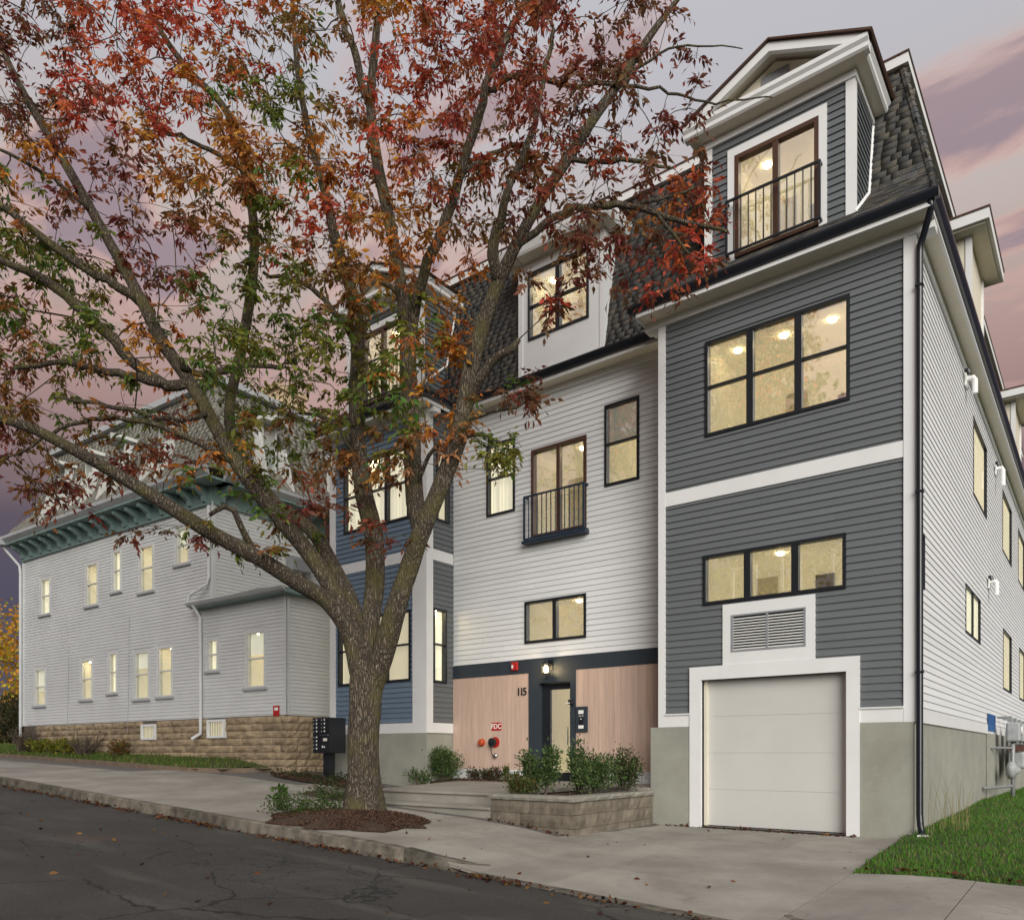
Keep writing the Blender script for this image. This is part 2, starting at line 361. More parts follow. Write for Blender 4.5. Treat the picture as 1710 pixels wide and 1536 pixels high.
xs_long = list(np.concatenate([np.arange(-120, -40, 8), np.arange(-40, 8, .8), np.arange(8, 60, 6)]))
kind(grid('g', [-900, -300, -120, -60, -33, -20, -10, 0, 20, 60, 300, 900], [-900, -200, -40, -8, 0, 7, 13, 20, 40, 200, 900],
    lambda x, y: (road_z(x) if abs(x) <= 120 else (1.9 if x < 0 else -3.2)) - .42, 0).build('ground', 'turf_soil'), 'structure')
kind(grid('r', xs_long, [-9, -6, -3, -1, 1, 3, 4.5, 5.5, 6.4, YK + .02], road_s, 0).build('road', 'asphalt', smooth=True), 'structure')

side = kind(grid('s', xs_long, [YK + .16, 8.4, 10.3, 11.4, 12.4, 13.6, 14.4], lambda x, y: surf(x, y) - .02, 0).build('sidewalk', 'joint'), 'structure')
XJ = [1.46 - 1.33 * k for k in range(0, 28)]
def slab(x0, x1, y0, y1, z=surf, parent=side, mat='concrete', n=4):
    g = .006; xs = np.linspace(x0 + g, x1 - g, n + 1); ys = np.linspace(y0 + g, y1 - g, n + 1)
    m = grid('', xs, ys, z, 0); k = n + 1
    ring = [i for i in range(k)] + [j * k + n for j in range(1, k)] + [n * k + i for i in range(n - 1, -1, -1)] + [j * k for j in range(n - 1, 0, -1)]
    b = len(m.v); m.v += [(m.v[i][0], m.v[i][1], m.v[i][2] - .05) for i in ring]
    for q in range(len(ring)): m.f.append((ring[q], b + q, b + (q + 1) % len(ring), ring[(q + 1) % len(ring)]))
    return m.build('slab', mat, parent)
for a, b in zip(XJ[1:], XJ[:-1]):
    for y0, y1 in ((YK + .16, 8.75), (8.75, 10.3)): slab(a, b, y0, y1)
xl = -6.52
for a, b in zip([-3.86, -5.19, -6.52, -7.0], [-2.53, -3.86, -5.19, -6.52]):        # driveway in front of the garage
    slab(a, b, 10.3, 11.95); slab(a, b, 11.95, 13.62)
for k in range(8):                                                                   # walk left of the steps
    a, b = -13.17 - .95 * (k + 1), -13.17 - .95 * k
    slab(a, b, 10.3, 11.4 if b < -15 else 11.9)
slab(-13.17, -12.25, 10.3, 11.9)
sl = kind(MB().quad((-5.93, 13.46, .02), (-3.42, 13.46, .02), (-3.42, 13.72, .022), (-5.93, 13.72, .022)).build('garage_threshold', 'joint'), 'structure')

foot = MB()
for xa, xb in zip(np.arange(-46, 4, 2.0), np.arange(-44, 6, 2.0)):                  # the concrete footing the stones are set in
    foot.hexa([(xa, YK - .02, road_z(xa) - .3), (xb, YK - .02, road_z(xb) - .3), (xb, YK + .17, road_z(xb) - .3), (xa, YK + .17, road_z(xa) - .3), (xa, YK - .02, road_z(xa) - .03), (xb, YK - .02, road_z(xb) - .03), (xb, YK + .17, road_z(xb) - .03), (xa, YK + .17, road_z(xa) - .03)])
kerb = kind(foot.build('kerb', 'granite'), 'structure')
def kerb_stone(path, w=.15):                          # path: list of (x, y, zbot, ztop); the stone lies behind the line
    m = MB(); n = len(path)
    for k, (x, y, z0, z1) in enumerate(path):
        p = Vector((x, y)); q = Vector(path[min(k + 1, n - 1)][:2]) - Vector(path[max(k - 1, 0)][:2]); nn = Vector((-q.y, q.x)).normalized()
        j = lambda a: random.uniform(-a, a)
        b = p + nn * w; zm = z0 + (z1 - z0) * .55
        m.v += [(p.x, p.y + j(.006), z0), (p.x, p.y - .012 + j(.02), zm), (p.x + nn.x * .004, p.y + nn.y * .004 + j(.01), z1 - .018 + j(.006)), (p.x + nn.x * .022, p.y + nn.y * .022, z1 + j(.004)), (b.x, b.y, z1 + j(.003)), (b.x, b.y, z0)]
    for k in range(n - 1):
        for i in range(5): m.f.append((k * 6 + i, (k + 1) * 6 + i, (k + 1) * 6 + i + 1, k * 6 + i + 1))
    m.f.append((0, 1, 2, 3, 4, 5)); e = (n - 1) * 6; m.f.append((e + 5, e + 4, e + 3, e + 2, e + 1, e))
    return m.build('kerb_stone', 'granite', kerb)
x = -7.3; first = True
while x > -46:
    ln = random.uniform(1.5, 2.3); x1 = x - ln
    kerb_stone([(xx, YK, road_z(xx) - .12, road_z(xx) + kerb_h(xx) + .004) for xx in np.linspace(x1 + .008, x - .008, 14)]); x = x1
def arc_kerb(x0, sgn):                                # the stone that curves into the driveway and sinks
    pts = []
    for k in range(9):
        th = k / 8 * rad(62); X = x0 + sgn * 1.15 * math.sin(th); Y = YK + 1.15 * (1 - math.cos(th)) * .9
        f = 1 - k / 8; pts.append((X, Y, road_z(X) - .12, max(road_z(X) + .18 * f ** .7 + .01, surf(X, Y) + .012)))
    return pts
kerb_stone(arc_kerb(-7.29, 1), .16)
p = arc_kerb(-1.55, -1); kerb_stone(p[::-1], .34)
for x in (-1.53, .4, 2.4): kerb_stone([(xx, YK, road_z(xx) - .12, road_z(xx) + .175) for xx in np.linspace(x, x + 1.9, 12)])
kerb_stone([(xx, YK, road_z(xx) - .12, road_z(xx) + .016) for xx in np.linspace(-6.2, -2.75, 14)])

# ------------------------------------------------------------------ lawns
def lawn(name, label, xs, ys, fn, inside, n, hgt, cols, wid=.006):
    g = grid('', xs, ys, fn, 0); F = []
    g.f = [f for f in g.f if inside(sum(g.v[i][0] for i in f) / 4, sum(g.v[i][1] for i in f) / 4)]
    base = kind(g.build(name, 'turf_soil', smooth=True), 'structure')
    P = []
    while len(P) < n:
        X = random.uniform(xs[0], xs[-1]); Y = ys[0] + (ys[-1] - ys[0]) * random.random() ** 1.5
        if inside(X, Y): P.append((X, Y, fn(X, Y)))
    P = np.array(P); n = len(P); h = hgt * RNG.uniform(.5, 1.3, n); a = RNG.uniform(0, 6.28, n); ln = RNG.uniform(.1, .7, n) * h
    b = RNG.uniform(0, 6.28, n); w = wid * RNG.uniform(.7, 1.5, n)
    V = np.zeros((n, 4, 3)); e = np.stack([np.cos(b), np.sin(b), b * 0], 1) * w[:, None]; d = np.stack([np.cos(a) * ln, np.sin(a) * ln, h], 1)
    V[:, 0] = P - e; V[:, 1] = P + e; V[:, 2] = P + d * [.55, .55, .65] + e * .7; V[:, 3] = P + d
    i = np.arange(n)[:, None] * 4; Fq = np.concatenate([i + [0, 1, 2], i + [0, 2, 3]])
    patch = .5 + .5 * np.sin(P[:, 0] * 1.7 + np.sin(P[:, 1] * 2.3) * 1.5) * np.sin(P[:, 1] * 1.3 + 1); k = np.clip(patch * .7 + RNG.normal(.15, .25, n), 0, 1)[:, None]
    c = np.array(cols[0]) * (1 - k) + np.array(cols[1]) * k; dry = RNG.random(n) < .10; c[dry] = cols[2]
    o = bulk(name.replace('lawn', 'lawn') + '_grass', V.reshape(-1, 3), Fq, 'grass', None, np.repeat(c, 4, 0))
    kind(o, 'stuff', label); return base
def lawn_r(x, y): return surf(x, y) - .012 + .05 * min(1, max(0, (y - 10.3) / .35)) + .012 * math.sin(x * 3 + y) + float(np.interp(y, [10.3, 13.5, 23, 34], [0, .05, .2, .1]))
lawn('side_lawn', 'mown green grass beside the garage corner', list(np.linspace(-2.52, 5, 24)), list(np.linspace(10.28, 40, 40)), lawn_r,
     lambda x, y: (x > -2.45 or y < 13.6) and x > -2.5 + .04 * math.sin(y * 9) and y > 10.3 + .03 * math.sin(x * 8), 95000, .062, ((.055, .15, .018), (.11, .25, .03), (.26, .22, .09)), .0045)
def lawn_edge(x): return 11.42 if x < -20.2 else 11.42 + (x + 20.2) ** 2 * .42
def lawn_l(x, y): return surf(x, y) + .07 + float(np.interp(y - lawn_edge(x), [0, 1.6], [0, .22]))
lawn('front_lawn', 'green grass strip in front of the old house', list(np.linspace(-44, -18.2, 40)), list(np.linspace(11.42, 14.5, 9)), lawn_l,
     lambda x, y: y > lawn_edge(x) + .03, 16000, .10, ((.07, .13, .022), (.12, .17, .035), (.25, .2, .09)), .011)
ed = MB(); px_ = list(np.linspace(-44, -18.2, 50)); ring = []
for x in px_:
    y = lawn_edge(x); z = surf(x, y); ring.append([(x, y - .1, z - .05), (x, y - .1, z + .09), (x, y + .03, z + .10), (x, y + .03, z - .05)])
for r in ring: ed.v += r
for k in range(len(ring) - 1):
    for i in range(3): ed.f.append((k * 4 + i, k * 4 + 4 + i, k * 4 + 5 + i, k * 4 + 1 + i))
kind(ed.build('lawn_edging', 'edging'), 'structure')
# ------------------------------------------------------------------ wall builders
def intervals(s0, s1, cuts):
    out = [(s0, s1)]
    for a, b in cuts:
        nx = []
        for p, q in out:
            if b <= p or a >= q: nx.append((p, q)); continue
            if a > p: nx.append((p, a))
            if b < q: nx.append((b, q))
        out = nx
    return [(p, q) for p, q in out if q - p > .015]
def wall(name, fr, s0, s1, d0, d1, z0, z1, holes, mat, parent):
    zz = sorted({z0, z1, *[h[2] for h in holes if z0 < h[2] < z1], *[h[3] for h in holes if z0 < h[3] < z1]}); m = MB()
    for a, b in zip(zz[:-1], zz[1:]):
        c = (a + b) / 2
        for p, q in intervals(s0, s1, [(h[0], h[1]) for h in holes if h[2] < c < h[3]]): m.fbox(fr, p, q, d0, d1, a, b)
    return m.build(name, mat, parent)
BOARDS = []
def clapboards(fr, s0, s1, d, z0, z1, holes, mat, exp=.125, th=.025):
    n = max(1, round((z1 - z0) / exp)); e = (z1 - z0) / n
    for r in range(n):
        zlo, zhi = z0 + r * e, z0 + (r + 1) * e
        zz = sorted({zlo, zhi, *[z for h in holes for z in (h[2], h[3]) if zlo + .012 < z < zhi - .012 and h[0] < s1 and h[1] > s0]})
        for a, b in zip(zz[:-1], zz[1:]):
            c = (a + b) / 2
            t_ = .019 if mat == 'white_siding' else th; pr = lambda z: d - (t_ + (.004 - t_) * (z - zlo) / e)
            lo = a + (.006 if mat == 'white_siding' else .010) if a == zlo else a
            pieces = []
            for p, q in intervals(s0, s1, [(h[0], h[1]) for h in holes if h[2] < c < h[3]]):
                if q - p > 2.2 and mat != 'old_siding' and random.random() < .45:
                    j_ = p + (q - p) * random.uniform(.2, .8); pieces += [(p, j_ - .002), (j_ + .002, q)]
                else: pieces.append((p, q))
            for p, q in pieces:
                w = fr.w; BOARDS.append(((q - p) * (b - a), mat, [w(p, pr(a), lo), w(q, pr(a), lo), w(q, d, lo), w(p, d, lo), w(p, pr(b), b), w(q, pr(b), b), w(q, d, b), w(p, d, b)]))
def flush_boards(parent, limit=300):
    BOARDS.sort(key=lambda t: -t[0])
    for ar, mat, pts in BOARDS[:limit]: MB().hexa(pts).build('clapboard', mat, parent)
    rest = {}
    for ar, mat, pts in BOARDS[limit:]: rest.setdefault(mat, MB()).hexa(pts)
    for mat, m in rest.items(): kind(m.build('short_clapboards', mat, parent), 'stuff')
    BOARDS.clear()
def window(fr, d, s0, s1, z0, z1, parent, lights=1, hung=True, mat='frame_black', b=.055, deep=1.1, fill=None, lamps=(), mull=.085, rail=.52, proud=.03, glassd=.035, gl='glass', filld=.14, room='cream_room', shade=None, lampm='lamp_glow'):
    win = MB()
    win.fbox(fr, s0, s0 + b, d - proud, d + .10, z0, z1).fbox(fr, s1 - b, s1, d - proud, d + .10, z0, z1)
    win.fbox(fr, s0 + b, s1 - b, d - proud, d + .10, z0, z0 + b).fbox(fr, s0 + b, s1 - b, d - proud, d + .10, z1 - b, z1)
    wo = win.build('window', mat, parent)
    inner = s1 - s0 - 2 * b; pw = (inner - mull * (lights - 1)) / lights
    for k in range(lights):
        a = s0 + b + k * (pw + mull); e = a + pw
        if k: MB().fbox(fr, a - mull, a, d - proud + .006, d + .09, z0 + b, z1 - b).build('mullion', mat, wo)
        zm = z0 + b + (z1 - z0 - 2 * b) * rail
        if hung:
            MB().fbox(fr, a, e, d - .004, d + .07, zm - .022, zm + .022).build('meeting_rail', mat, wo)
            MB().fbox(fr, a, e, d + glassd, d + glassd + .006, z0 + b, zm - .022).build('pane', gl, wo)
            MB().fbox(fr, a, e, d + glassd - .02, d + glassd - .014, zm + .022, z1 - b).build('pane', gl, wo)
        else: MB().fbox(fr, a, e, d + glassd, d + glassd + .006, z0 + b, z1 - b).build('pane', gl, wo)
    d0, d1 = d + .101, d + deep; w = fr.w; rm = MB(); g = .03; a, e, p, q = s0 + g, s1 - g, z0 + g, z1 - g
    rm.quad(w(a, d1, p), w(e, d1, p), w(e, d1, q), w(a, d1, q)).quad(w(a, d0, p), w(a, d1, p), w(a, d1, q), w(a, d0, q)).quad(w(e, d0, p), w(e, d1, p), w(e, d1, q), w(e, d0, q))
    rm.quad(w(a, d0, p), w(e, d0, p), w(e, d1, p), w(a, d1, p)).quad(w(a, d0, q), w(e, d0, q), w(e, d1, q), w(a, d1, q)); rm.build('room', room, wo)
    if not fill and s1 - s0 > 1.2:                      # what stands against the back wall of the room
        x_ = s0 + (s1 - s0) * random.uniform(.12, .3); MB().fbox(fr, x_, x_ + .42, d1 - .03, d1 - .005, z0 + .035, z0 + (z1 - z0) * .78).build('room_door', 'room_door', wo)
        x_ = s0 + (s1 - s0) * random.uniform(.6, .75); zc_ = z0 + (z1 - z0) * .55; MB().fbox(fr, x_, x_ + .34, d1 - .03, d1 - .005, zc_ - .13, zc_ + .13).build('picture', 'picture', wo)
    if shade:                                          # roller shades hung behind the panes, drawn to different heights
        for k in range(lights):
            a = s0 + b + k * (pw + mull); zs = z1 - b - (z1 - z0 - 2 * b) * random.uniform(*shade)
            MB().fbox(fr, a - .01, a + pw + .01, d + .108, d + .112, zs, z1 - .02).fbox(fr, a - .01, a + pw + .01, d + .105, d + .118, zs - .02, zs).build('roller_shade', 'shade', wo)
    if fill:
        m = MB(); n = max(6, int((s1 - s0) / .022)); dd = d + filld; prev = None
        amp = .018 if fill == 'curtain' else .006
        for k in range(n + 1):
            x = s0 + g + (s1 - s0 - 2 * g) * k / n
            o = dd + amp * math.sin(k * 1.05 + math.sin(k * .37) * 1.5) if fill == 'curtain' else dd + amp * (k % 4)
            cur = (w(x, o, z0 + b * .8), w(x, o, z1 - b * .8))
            if prev: m.quad(prev[0], cur[0], cur[1], prev[1])
            prev = cur
        m.build('curtain' if fill == 'curtain' else 'blind', 'curtain' if fill == 'curtain' else 'blind', wo, smooth=fill == 'curtain')
    for f, dep in lamps:
        x = s0 + (s1 - s0) * f; c = w(x, d + dep, z1 - g - .012)
        MB().lathe(c, (0, 0, -1), [(0, .075), (.012, .07), (.03, .05), (.04, .0)], 14).build('ceiling_lamp', lampm, wo)
    return wo
def railing(fr, d, s0, s1, z0, z1, parent, mat, n, out=.16, ends=True):
    top = MB().fbox(fr, s0, s1, d - out - .02, d - out + .02, z1 - .035, z1)
    if ends: top.fbox(fr, s0, s0 + .04, d - out, d, z1 - .033, z1 - .002).fbox(fr, s1 - .04, s1, d - out, d, z1 - .033, z1 - .002)
    r = top.build('balcony_railing', mat, parent)
    bot = MB().fbox(fr, s0, s1, d - out - .018, d - out + .018, z0, z0 + .035)
    if ends: bot.fbox(fr, s0, s0 + .04, d - out, d, z0 + .002, z0 + .033).fbox(fr, s1 - .04, s1, d - out, d, z0 + .002, z0 + .033)
    bot.build('bottom_rail', mat, r)
    for k in range(n + 1):
        x = s0 + .02 + (s1 - s0 - .04) * k / n; h = .02 if k in (0, n) else .009
        MB().fbox(fr, x - h, x + h, d - out - h, d - out + h, z0 + .035, z1 - .035).build('baluster', mat, r)
    return r
def trim(parent, mat, *boxes, fr=FRONT, name='trim_board'):
    for b in boxes: MB().fbox(fr, *b).build(name, mat, parent)
def gutter(fr, s0, s1, d, z, parent, name='gutter', mat='gutter_metal'):   # K-style profile, d = outer face
    prof = [(.13, 0), (.055, 0), (.035, .03), (.012, .07), (0, .10), (0, .135), (.018, .135), (.13, .125)]
    a = Vector(fr.w(s0, d, z)); off = Vector(fr.w(s1, d, z)) - a
    return MB().prism([fr.w(s0, d + p, z + q) for p, q in prof], off).build(name, mat, parent)

SHG = []
def shingles(poly, o, e, up, course=.13, wid=(.15, .26), mat='shingle', skip=None):
    """lay shingles on the plane through o spanned by e (level) and up (up-slope); poly in world points bounds them"""
    e = Vector(e).normalized(); up = Vector(up).normalized(); n = e.cross(up).normalized(); o = Vector(o)
    P = [((Vector(p) - o).dot(e), (Vector(p) - o).dot(up)) for p in poly]
    def inside(x, y):
        c = False
        for i in range(len(P)):
            (x1, y1), (x2, y2) = P[i], P[i - 1]
            if (y1 > y) != (y2 > y) and x < (x2 - x1) * (y - y1) / (y2 - y1) + x1: c = not c
        return c
    ymin, ymax = min(p[1] for p in P), max(p[1] for p in P); xmin, xmax = min(p[0] for p in P), max(p[0] for p in P)
    y = ymin
    while y < ymax - .04:
        x = xmin + random.uniform(-.2, 0); h = min(course, ymax - y)
        while x < xmax:
            w = random.uniform(*wid)
            if inside(x + w / 2, y + h / 2):
                pos = o + e * x + up * (y - .01)
                if not (skip and skip(pos + e * w / 2)): SHG.append((pos, e, up, n, w - .006, h + .03, random.uniform(.010, .020)))
            x += w
        y += course
def flush_shingles(parent, mat, mat2, limit=300):
    SHG.sort(key=lambda t: (t[0] - Vector((0, 0, CAMZ))).length)
    P0 = [(0, 0, 0), (1, 0, 0), (1, 1, 0), (0, 1, 0), (0, 0, 1), (1, 0, 1), (1, 1, .15), (0, 1, .15)]
    base = MB().hexa(P0).build('shingle', mat, parent); me = base.data
    bpy.data.objects.remove(base)
    for k, (pos, e, up, n, w, h, t) in enumerate(SHG[:limit]):
        ob = bpy.data.objects.new('shingle', me); link(ob, parent)
        M = Matrix((( *(e * w),), ( *(up * h),), ( *(n * t),))).transposed().to_4x4(); M.translation = pos
        ob.matrix_basis = M
    if SHG[limit:]:
        V = []; F = []
        for pos, e, up, n, w, h, t in SHG[limit:]:
            i = len(V)
            for (a, b, c) in P0: V.append(pos + e * (a * w) + up * (b * h) + n * (c * t))
            for q in ((4, 5, 6, 7), (0, 1, 5, 4), (1, 2, 6, 5), (3, 0, 4, 7)): F.append([i + z for z in q])
        kind(bulk('far_shingles', np.array([tuple(v) for v in V]), np.array(F), mat2, parent), 'stuff')
    SHG.clear()

# ------------------------------------------------------------------ the new house
house = thing('apartment_house', 'new grey and white clapboard house with mansard roof, dormers and a white garage door', 'house', (-8, 16, 0))
H = house
Y0, Y1 = 13.5, 14.46
XR, XB0 = -2.41, -6.81          # right bay
XL0, XL1 = -16.43, -12.92       # left bay
SIDE = side_frame(XR); LRET = side_frame(XL1)
ZS, ZT = 2.10, 9.44             # siding bottom, siding top
# --- right bay front
RB = [(-5.87, -3.36, 7.15, 8.89), (-5.91, -3.42, 4.07, 4.98)]
wall('wall', FRONT, XB0, XR - .2, Y0 + .012, Y0 + .2, .0, 9.6, RB + [(-5.94, -3.41, -.1, 2.70)], 'stucco', H)
trim(H, 'stucco', (-6.97, -6.165, Y0 - .03, Y0 + .011, -.05, 1.85), (-3.205, XR - .002, Y0 - .03, Y0 + .011, -.05, 1.85), name='foundation')
blk = RB + [(-6.17, -3.21, 0, 2.94), (-5.53, -3.91, 2.9, 4.035), (-9, 0, 6.02, 6.285)]
clapboards(FRONT, -6.67, -2.56, Y0 + .012, ZS, ZT, blk, 'gray_siding')
trim(H, 'white_trim', (XB0, -6.668, Y0 - .03, Y0 + .2, 1.85, ZT + .02), (-2.558, XR + .03, Y0 - .031, Y0 + .2, 1.85, ZT + .02), name='corner_board')
trim(H, 'white_trim', (-6.666, -2.56, Y0 - .022, Y0 + .012, 6.022, 6.283))
trim(H, 'white_trim', (-6.666, -6.17, Y0 - .026, Y0 + .012, 1.852, 2.07), (-3.21, -2.56, Y0 - .026, Y0 + .012, 1.852, 2.07))
trim(H, 'white_trim', (-6.666, -6.17, Y0 - .05, Y0 + .01, 2.072, 2.10), (-3.21, -2.56, Y0 - .05, Y0 + .01, 2.072, 2.10), name='drip_cap')
window(FRONT, Y0, *RB[0], H, 3, True, lamps=((.16, .55), (.5, .55), (.83, .55)), mull=.12, deep=2.2)
window(FRONT, Y0, *RB[1], H, 3, False, lamps=((.5, .5),), mull=.12, deep=1.6)
# --- louvre
trim(H, 'white_trim', (-5.53, -5.37, Y0 - .03, Y0 + .012, 2.945, 4.035), (-4.06, -3.91, Y0 - .03, Y0 + .012, 2.945, 4.035), (-5.37, -4.06, Y0 - .03, Y0 + .012, 3.83, 4.035), (-5.37, -4.06, Y0 - .03, Y0 + .012, 2.945, 3.17))
lv = MB()
for b in ((-5.37, -5.335, Y0 - .04, Y0 + .10, 3.17, 3.83), (-4.095, -4.06, Y0 - .04, Y0 + .10, 3.17, 3.83), (-5.335, -4.095, Y0 - .04, Y0 + .10, 3.17, 3.2), (-5.335, -4.095, Y0 - .04, Y0 + .10, 3.80, 3.83), (-4.735, -4.705, Y0 - .042, Y0 + .10, 3.2, 3.80)): lv.box(*b)
lo = lv.build('louvre_vent', 'ac_gray', H)
MB().box(-5.335, -4.095, Y0 + .005, Y0 + .010, 3.2, 3.8).build('gap_shade_sheet', 'black_metal', lo)  # black sheet gives the shade between the slats as colour
for k in range(12):
    for a, b in ((-5.333, -4.737), (-4.703, -4.097)):
        z = 3.215 + k * .049
        MB().hexa([(a, Y0 - .038, z - .012), (b, Y0 - .038, z - .012), (b, Y0 - .004, z + .010), (a, Y0 - .004, z + .010), (a, Y0 - .038, z + .006), (b, Y0 - .038, z + .006), (b, Y0 - .004, z + .014), (a, Y0 - .004, z + .014)]).build('louvre_slat', 'white_plastic', lo)
# --- garage door
gz0, gz1 = .03, 2.70
trim(H, 'white_trim', (-6.165, -5.94, Y0 - .045, Y0 + .18, .0, 2.70), (-3.41, -3.205, Y0 - .045, Y0 + .18, .0, 2.70), (-6.165, -3.205, Y0 - .046, Y0 + .18, 2.70, 2.942), name='garage_casing')
trim(H, 'cream_bounce_trim', (-5.938, -5.87, Y0 + .085, Y0 + .14, gz0, 2.698), (-3.48, -3.412, Y0 + .085, Y0 + .14, gz0, 2.698), name='door_stop')
gd = MB().box(-5.93, -3.42, Y0 + .16, Y0 + .19, gz0, gz1).build('garage_door', 'garage_panel', H)
for k in range(4):
    h = (gz1 - gz0) / 4; z = gz0 + k * h
    MB().box(-5.90, -3.45, Y0 + .142, Y0 + .161, z + .0015, z + h - .0015).build('door_panel', 'garage_panel', gd)
MB().box(-5.90, -3.45, Y0 + .13, Y0 + .17, .012, .035).build('rubber_seal', 'black_metal', gd)
# --- right side wall
SW = [(20.2, 22.6, 7.18, 8.95), (26.3, 28.9, 7.18, 8.95), (31.2, 33.8, 7.18, 8.95), (13.9, 14.35, 4.05, 4.95), (19.0, 21.4, 3.93, 4.98), (26.45, 28.9, 3.22, 4.98), (31.6, 34.0, 3.22, 4.98)]
wall('wall', SIDE, Y0 + .01, 38, .012, .2, -.3, 9.6, SW, 'stucco', H)
clapboards(SIDE, Y0 + .155, 38, .012, ZS, ZT, SW, 'white_siding')
trim(H, 'white_trim', (Y0 + .201, 38, -.02, .012, 1.85, 2.085), fr=SIDE)
trim(H, 'white_trim', (Y0 - .028, Y0 + .15, -.028, .012, 1.852, ZT + .02), fr=SIDE, name='corner_board')
for k, h in enumerate(SW): window(SIDE, 0, *h, H, 2 if k == 4 else 1, False, b=.05, fill='curtain' if k == 4 else 'blind', mull=.07, proud=.012, glassd=.022, gl='plain_glass', filld=.05)
# --- main wall between the bays
MW = [(-8.57, -7.74, 7.06, 8.80), (-10.51, -9.03, 6.28, 8.30), (-11.84, -10.99, 7.01, 8.73), (-10.70, -9.04, 3.885, 4.85), (-10.58, -9.30, .4, 3.2)]
wall('wall', FRONT, XL1, XB0 + .02, Y1 + .012, Y1 + .2, .3, 9.6, MW, 'stucco', H)
clapboards(FRONT, XL1 + .005, XB0 + .02, Y1 + .012, 3.52, ZT + .02, MW[:4], 'white_siding')
trim(H, 'dark_band', (XL1 + .005, XB0, Y1 - .025, Y1 + .012, 3.20, 3.515), name='band_board')
window(FRONT, Y1, *MW[0], H, 1, True, lamps=(), shade=(.25, .45), deep=2)
window(FRONT, Y1, *MW[2], H, 1, True, fill='curtain', gl='plain_glass')
window(FRONT, Y1, *MW[3], H, 2, False, lamps=((.72, .45),), mull=.1, deep=1.8)
window(FRONT, Y1, *MW[1], H, 2, False, mat='frame_brown', b=.07, lamps=((.72, .5),), mull=.09)
railing(FRONT, Y1, -10.62, -8.98, 6.22, 7.22, H, 'navy_rail', 13, .17)
trim(H, 'navy_rail', (-10.66, -8.95, Y1 - .20, Y1 - .02, 6.14, 6.20), name='balcony_sill')
# --- entrance
x = XL1 + .005
while x < XB0 - .01:                                  # vertical cedar planks
    w_ = random.choice((.10, .13, .13, .16)); x1 = min(x + w_, XB0)
    if not (x > -10.60 and x1 < -9.28):
        a, b = x, x1
        if a < -10.58 < b: b = -10.582
        if a < -9.30 < b: a = -9.298
        if b - a > .02: MB().box(a + .0015, b - .0015, Y1 - .012 - random.uniform(0, .003), Y1 + .012, .98, 3.198).build('cedar_plank', 'cedar', H)
    x = x1
trim(H, 'white_trim', (XL1 + .005, -10.585, Y1 - .02, Y1 + .01, .45, .93), (-9.295, XB0, Y1 - .02, Y1 + .01, .45, .93), name='base_board')
trim(H, 'white_trim', (XL1 + .005, -10.585, Y1 - .035, Y1 + .01, .932, .975), (-9.295, XB0, Y1 - .035, Y1 + .01, .932, .975), name='drip_cap')
trim(H, 'dark_band', (-10.58, -10.29, Y1 - .03, Y1 + .2, .6, 2.95), (-9.44, -9.30, Y1 - .03, Y1 + .2, .6, 2.95), (-10.58, -9.30, Y1 - .031, Y1 + .2, 2.95, 3.198), name='door_casing')
dr = MB()
for b in ((-10.288, -10.06, Y1 + .10, Y1 + .16, .74, 2.94), (-9.53, -9.442, Y1 + .10, Y1 + .16, .74, 2.94), (-10.06, -9.53, Y1 + .10, Y1 + .16, 2.80, 2.94), (-10.06, -9.53, Y1 + .10, Y1 + .16, .74, .93)): dr.box(*b)
door = dr.build('front_door', 'frame_black', H)
MB().box(-10.06, -9.53, Y1 + .125, Y1 + .131, .93, 2.80).build('pane', 'glass', door)
MB().tube([(-9.56, Y1 + .06, 1.55), (-9.56, Y1 + .06, 1.95)], .014, 8).build('handle', 'chrome', door)
rm = MB(); a, e, p, q, d0, d1 = -10.27, -9.46, .76, 2.92, Y1 + .17, Y1 + 2.0
rm.quad((a, d1, p), (e, d1, p), (e, d1, q), (a, d1, q)).quad((a, d0, p), (a, d1, p), (a, d1, q), (a, d0, q)).quad((e, d0, p), (e, d1, p), (e, d1, q), (e, d0, q)).quad((a, d0, p), (e, d0, p), (e, d1, p), (a, d1, p)).quad((a, d0, q), (e, d0, q), (e, d1, q), (a, d1, q))
rm.build('vestibule', 'cream_room', door)
# --- left bay
LB = [(-15.88, -13.50, 7.08, 8.85), (-16.10, -13.44, 3.12, 4.85)]
LR = [(13.84, 14.30, 7.0, 8.85), (13.72, 14.20, 3.07, 4.87)]
wall('wall', FRONT, XL0, XL1 - .2, Y0 + .012, Y0 + .2, .2, 9.6, LB, 'stucco', H)
wall('wall', LRET, Y0 + .012, Y1 + .012, .012, .2, .2, 9.6, LR, 'stucco', H)
trim(H, 'stucco', (XL0, XL1 + .02, Y0 - .03, Y0 + .011, .2, 1.85), name='foundation')
bh = [(-20, 0, 6.02, 6.285)]
clapboards(FRONT, -16.21, -13.36, Y0 + .012, ZS, ZT, LB + bh, 'skylit_siding')
clapboards(LRET, Y0 + .14, Y1 + .0, .012, ZS, ZT, LR + [(0, 40, 6.02, 6.285)], 'gray_siding')
trim(H, 'white_trim', (XL0, -16.212, Y0 - .03, Y0 + .2, 1.85, ZT + .02), (-13.358, XL1 + .03, Y0 - .031, Y0 + .2, 1.85, ZT + .02), name='corner_board')
trim(H, 'white_trim', (Y0 - .028, Y0 + .135, -.028, .012, 1.852, ZT + .02), fr=LRET, name='corner_board')
trim(H, 'white_trim', (-16.21, -13.36, Y0 - .022, Y0 + .012, 6.022, 6.283), (-16.21, -13.36, Y0 - .026, Y0 + .012, 1.852, 2.095))
trim(H, 'white_trim', (Y0 + .14, Y1 - .03, -.022, .012, 6.022, 6.283), (Y0 + .14, Y1 - .03, -.026, .012, 1.852, 2.095), fr=LRET)
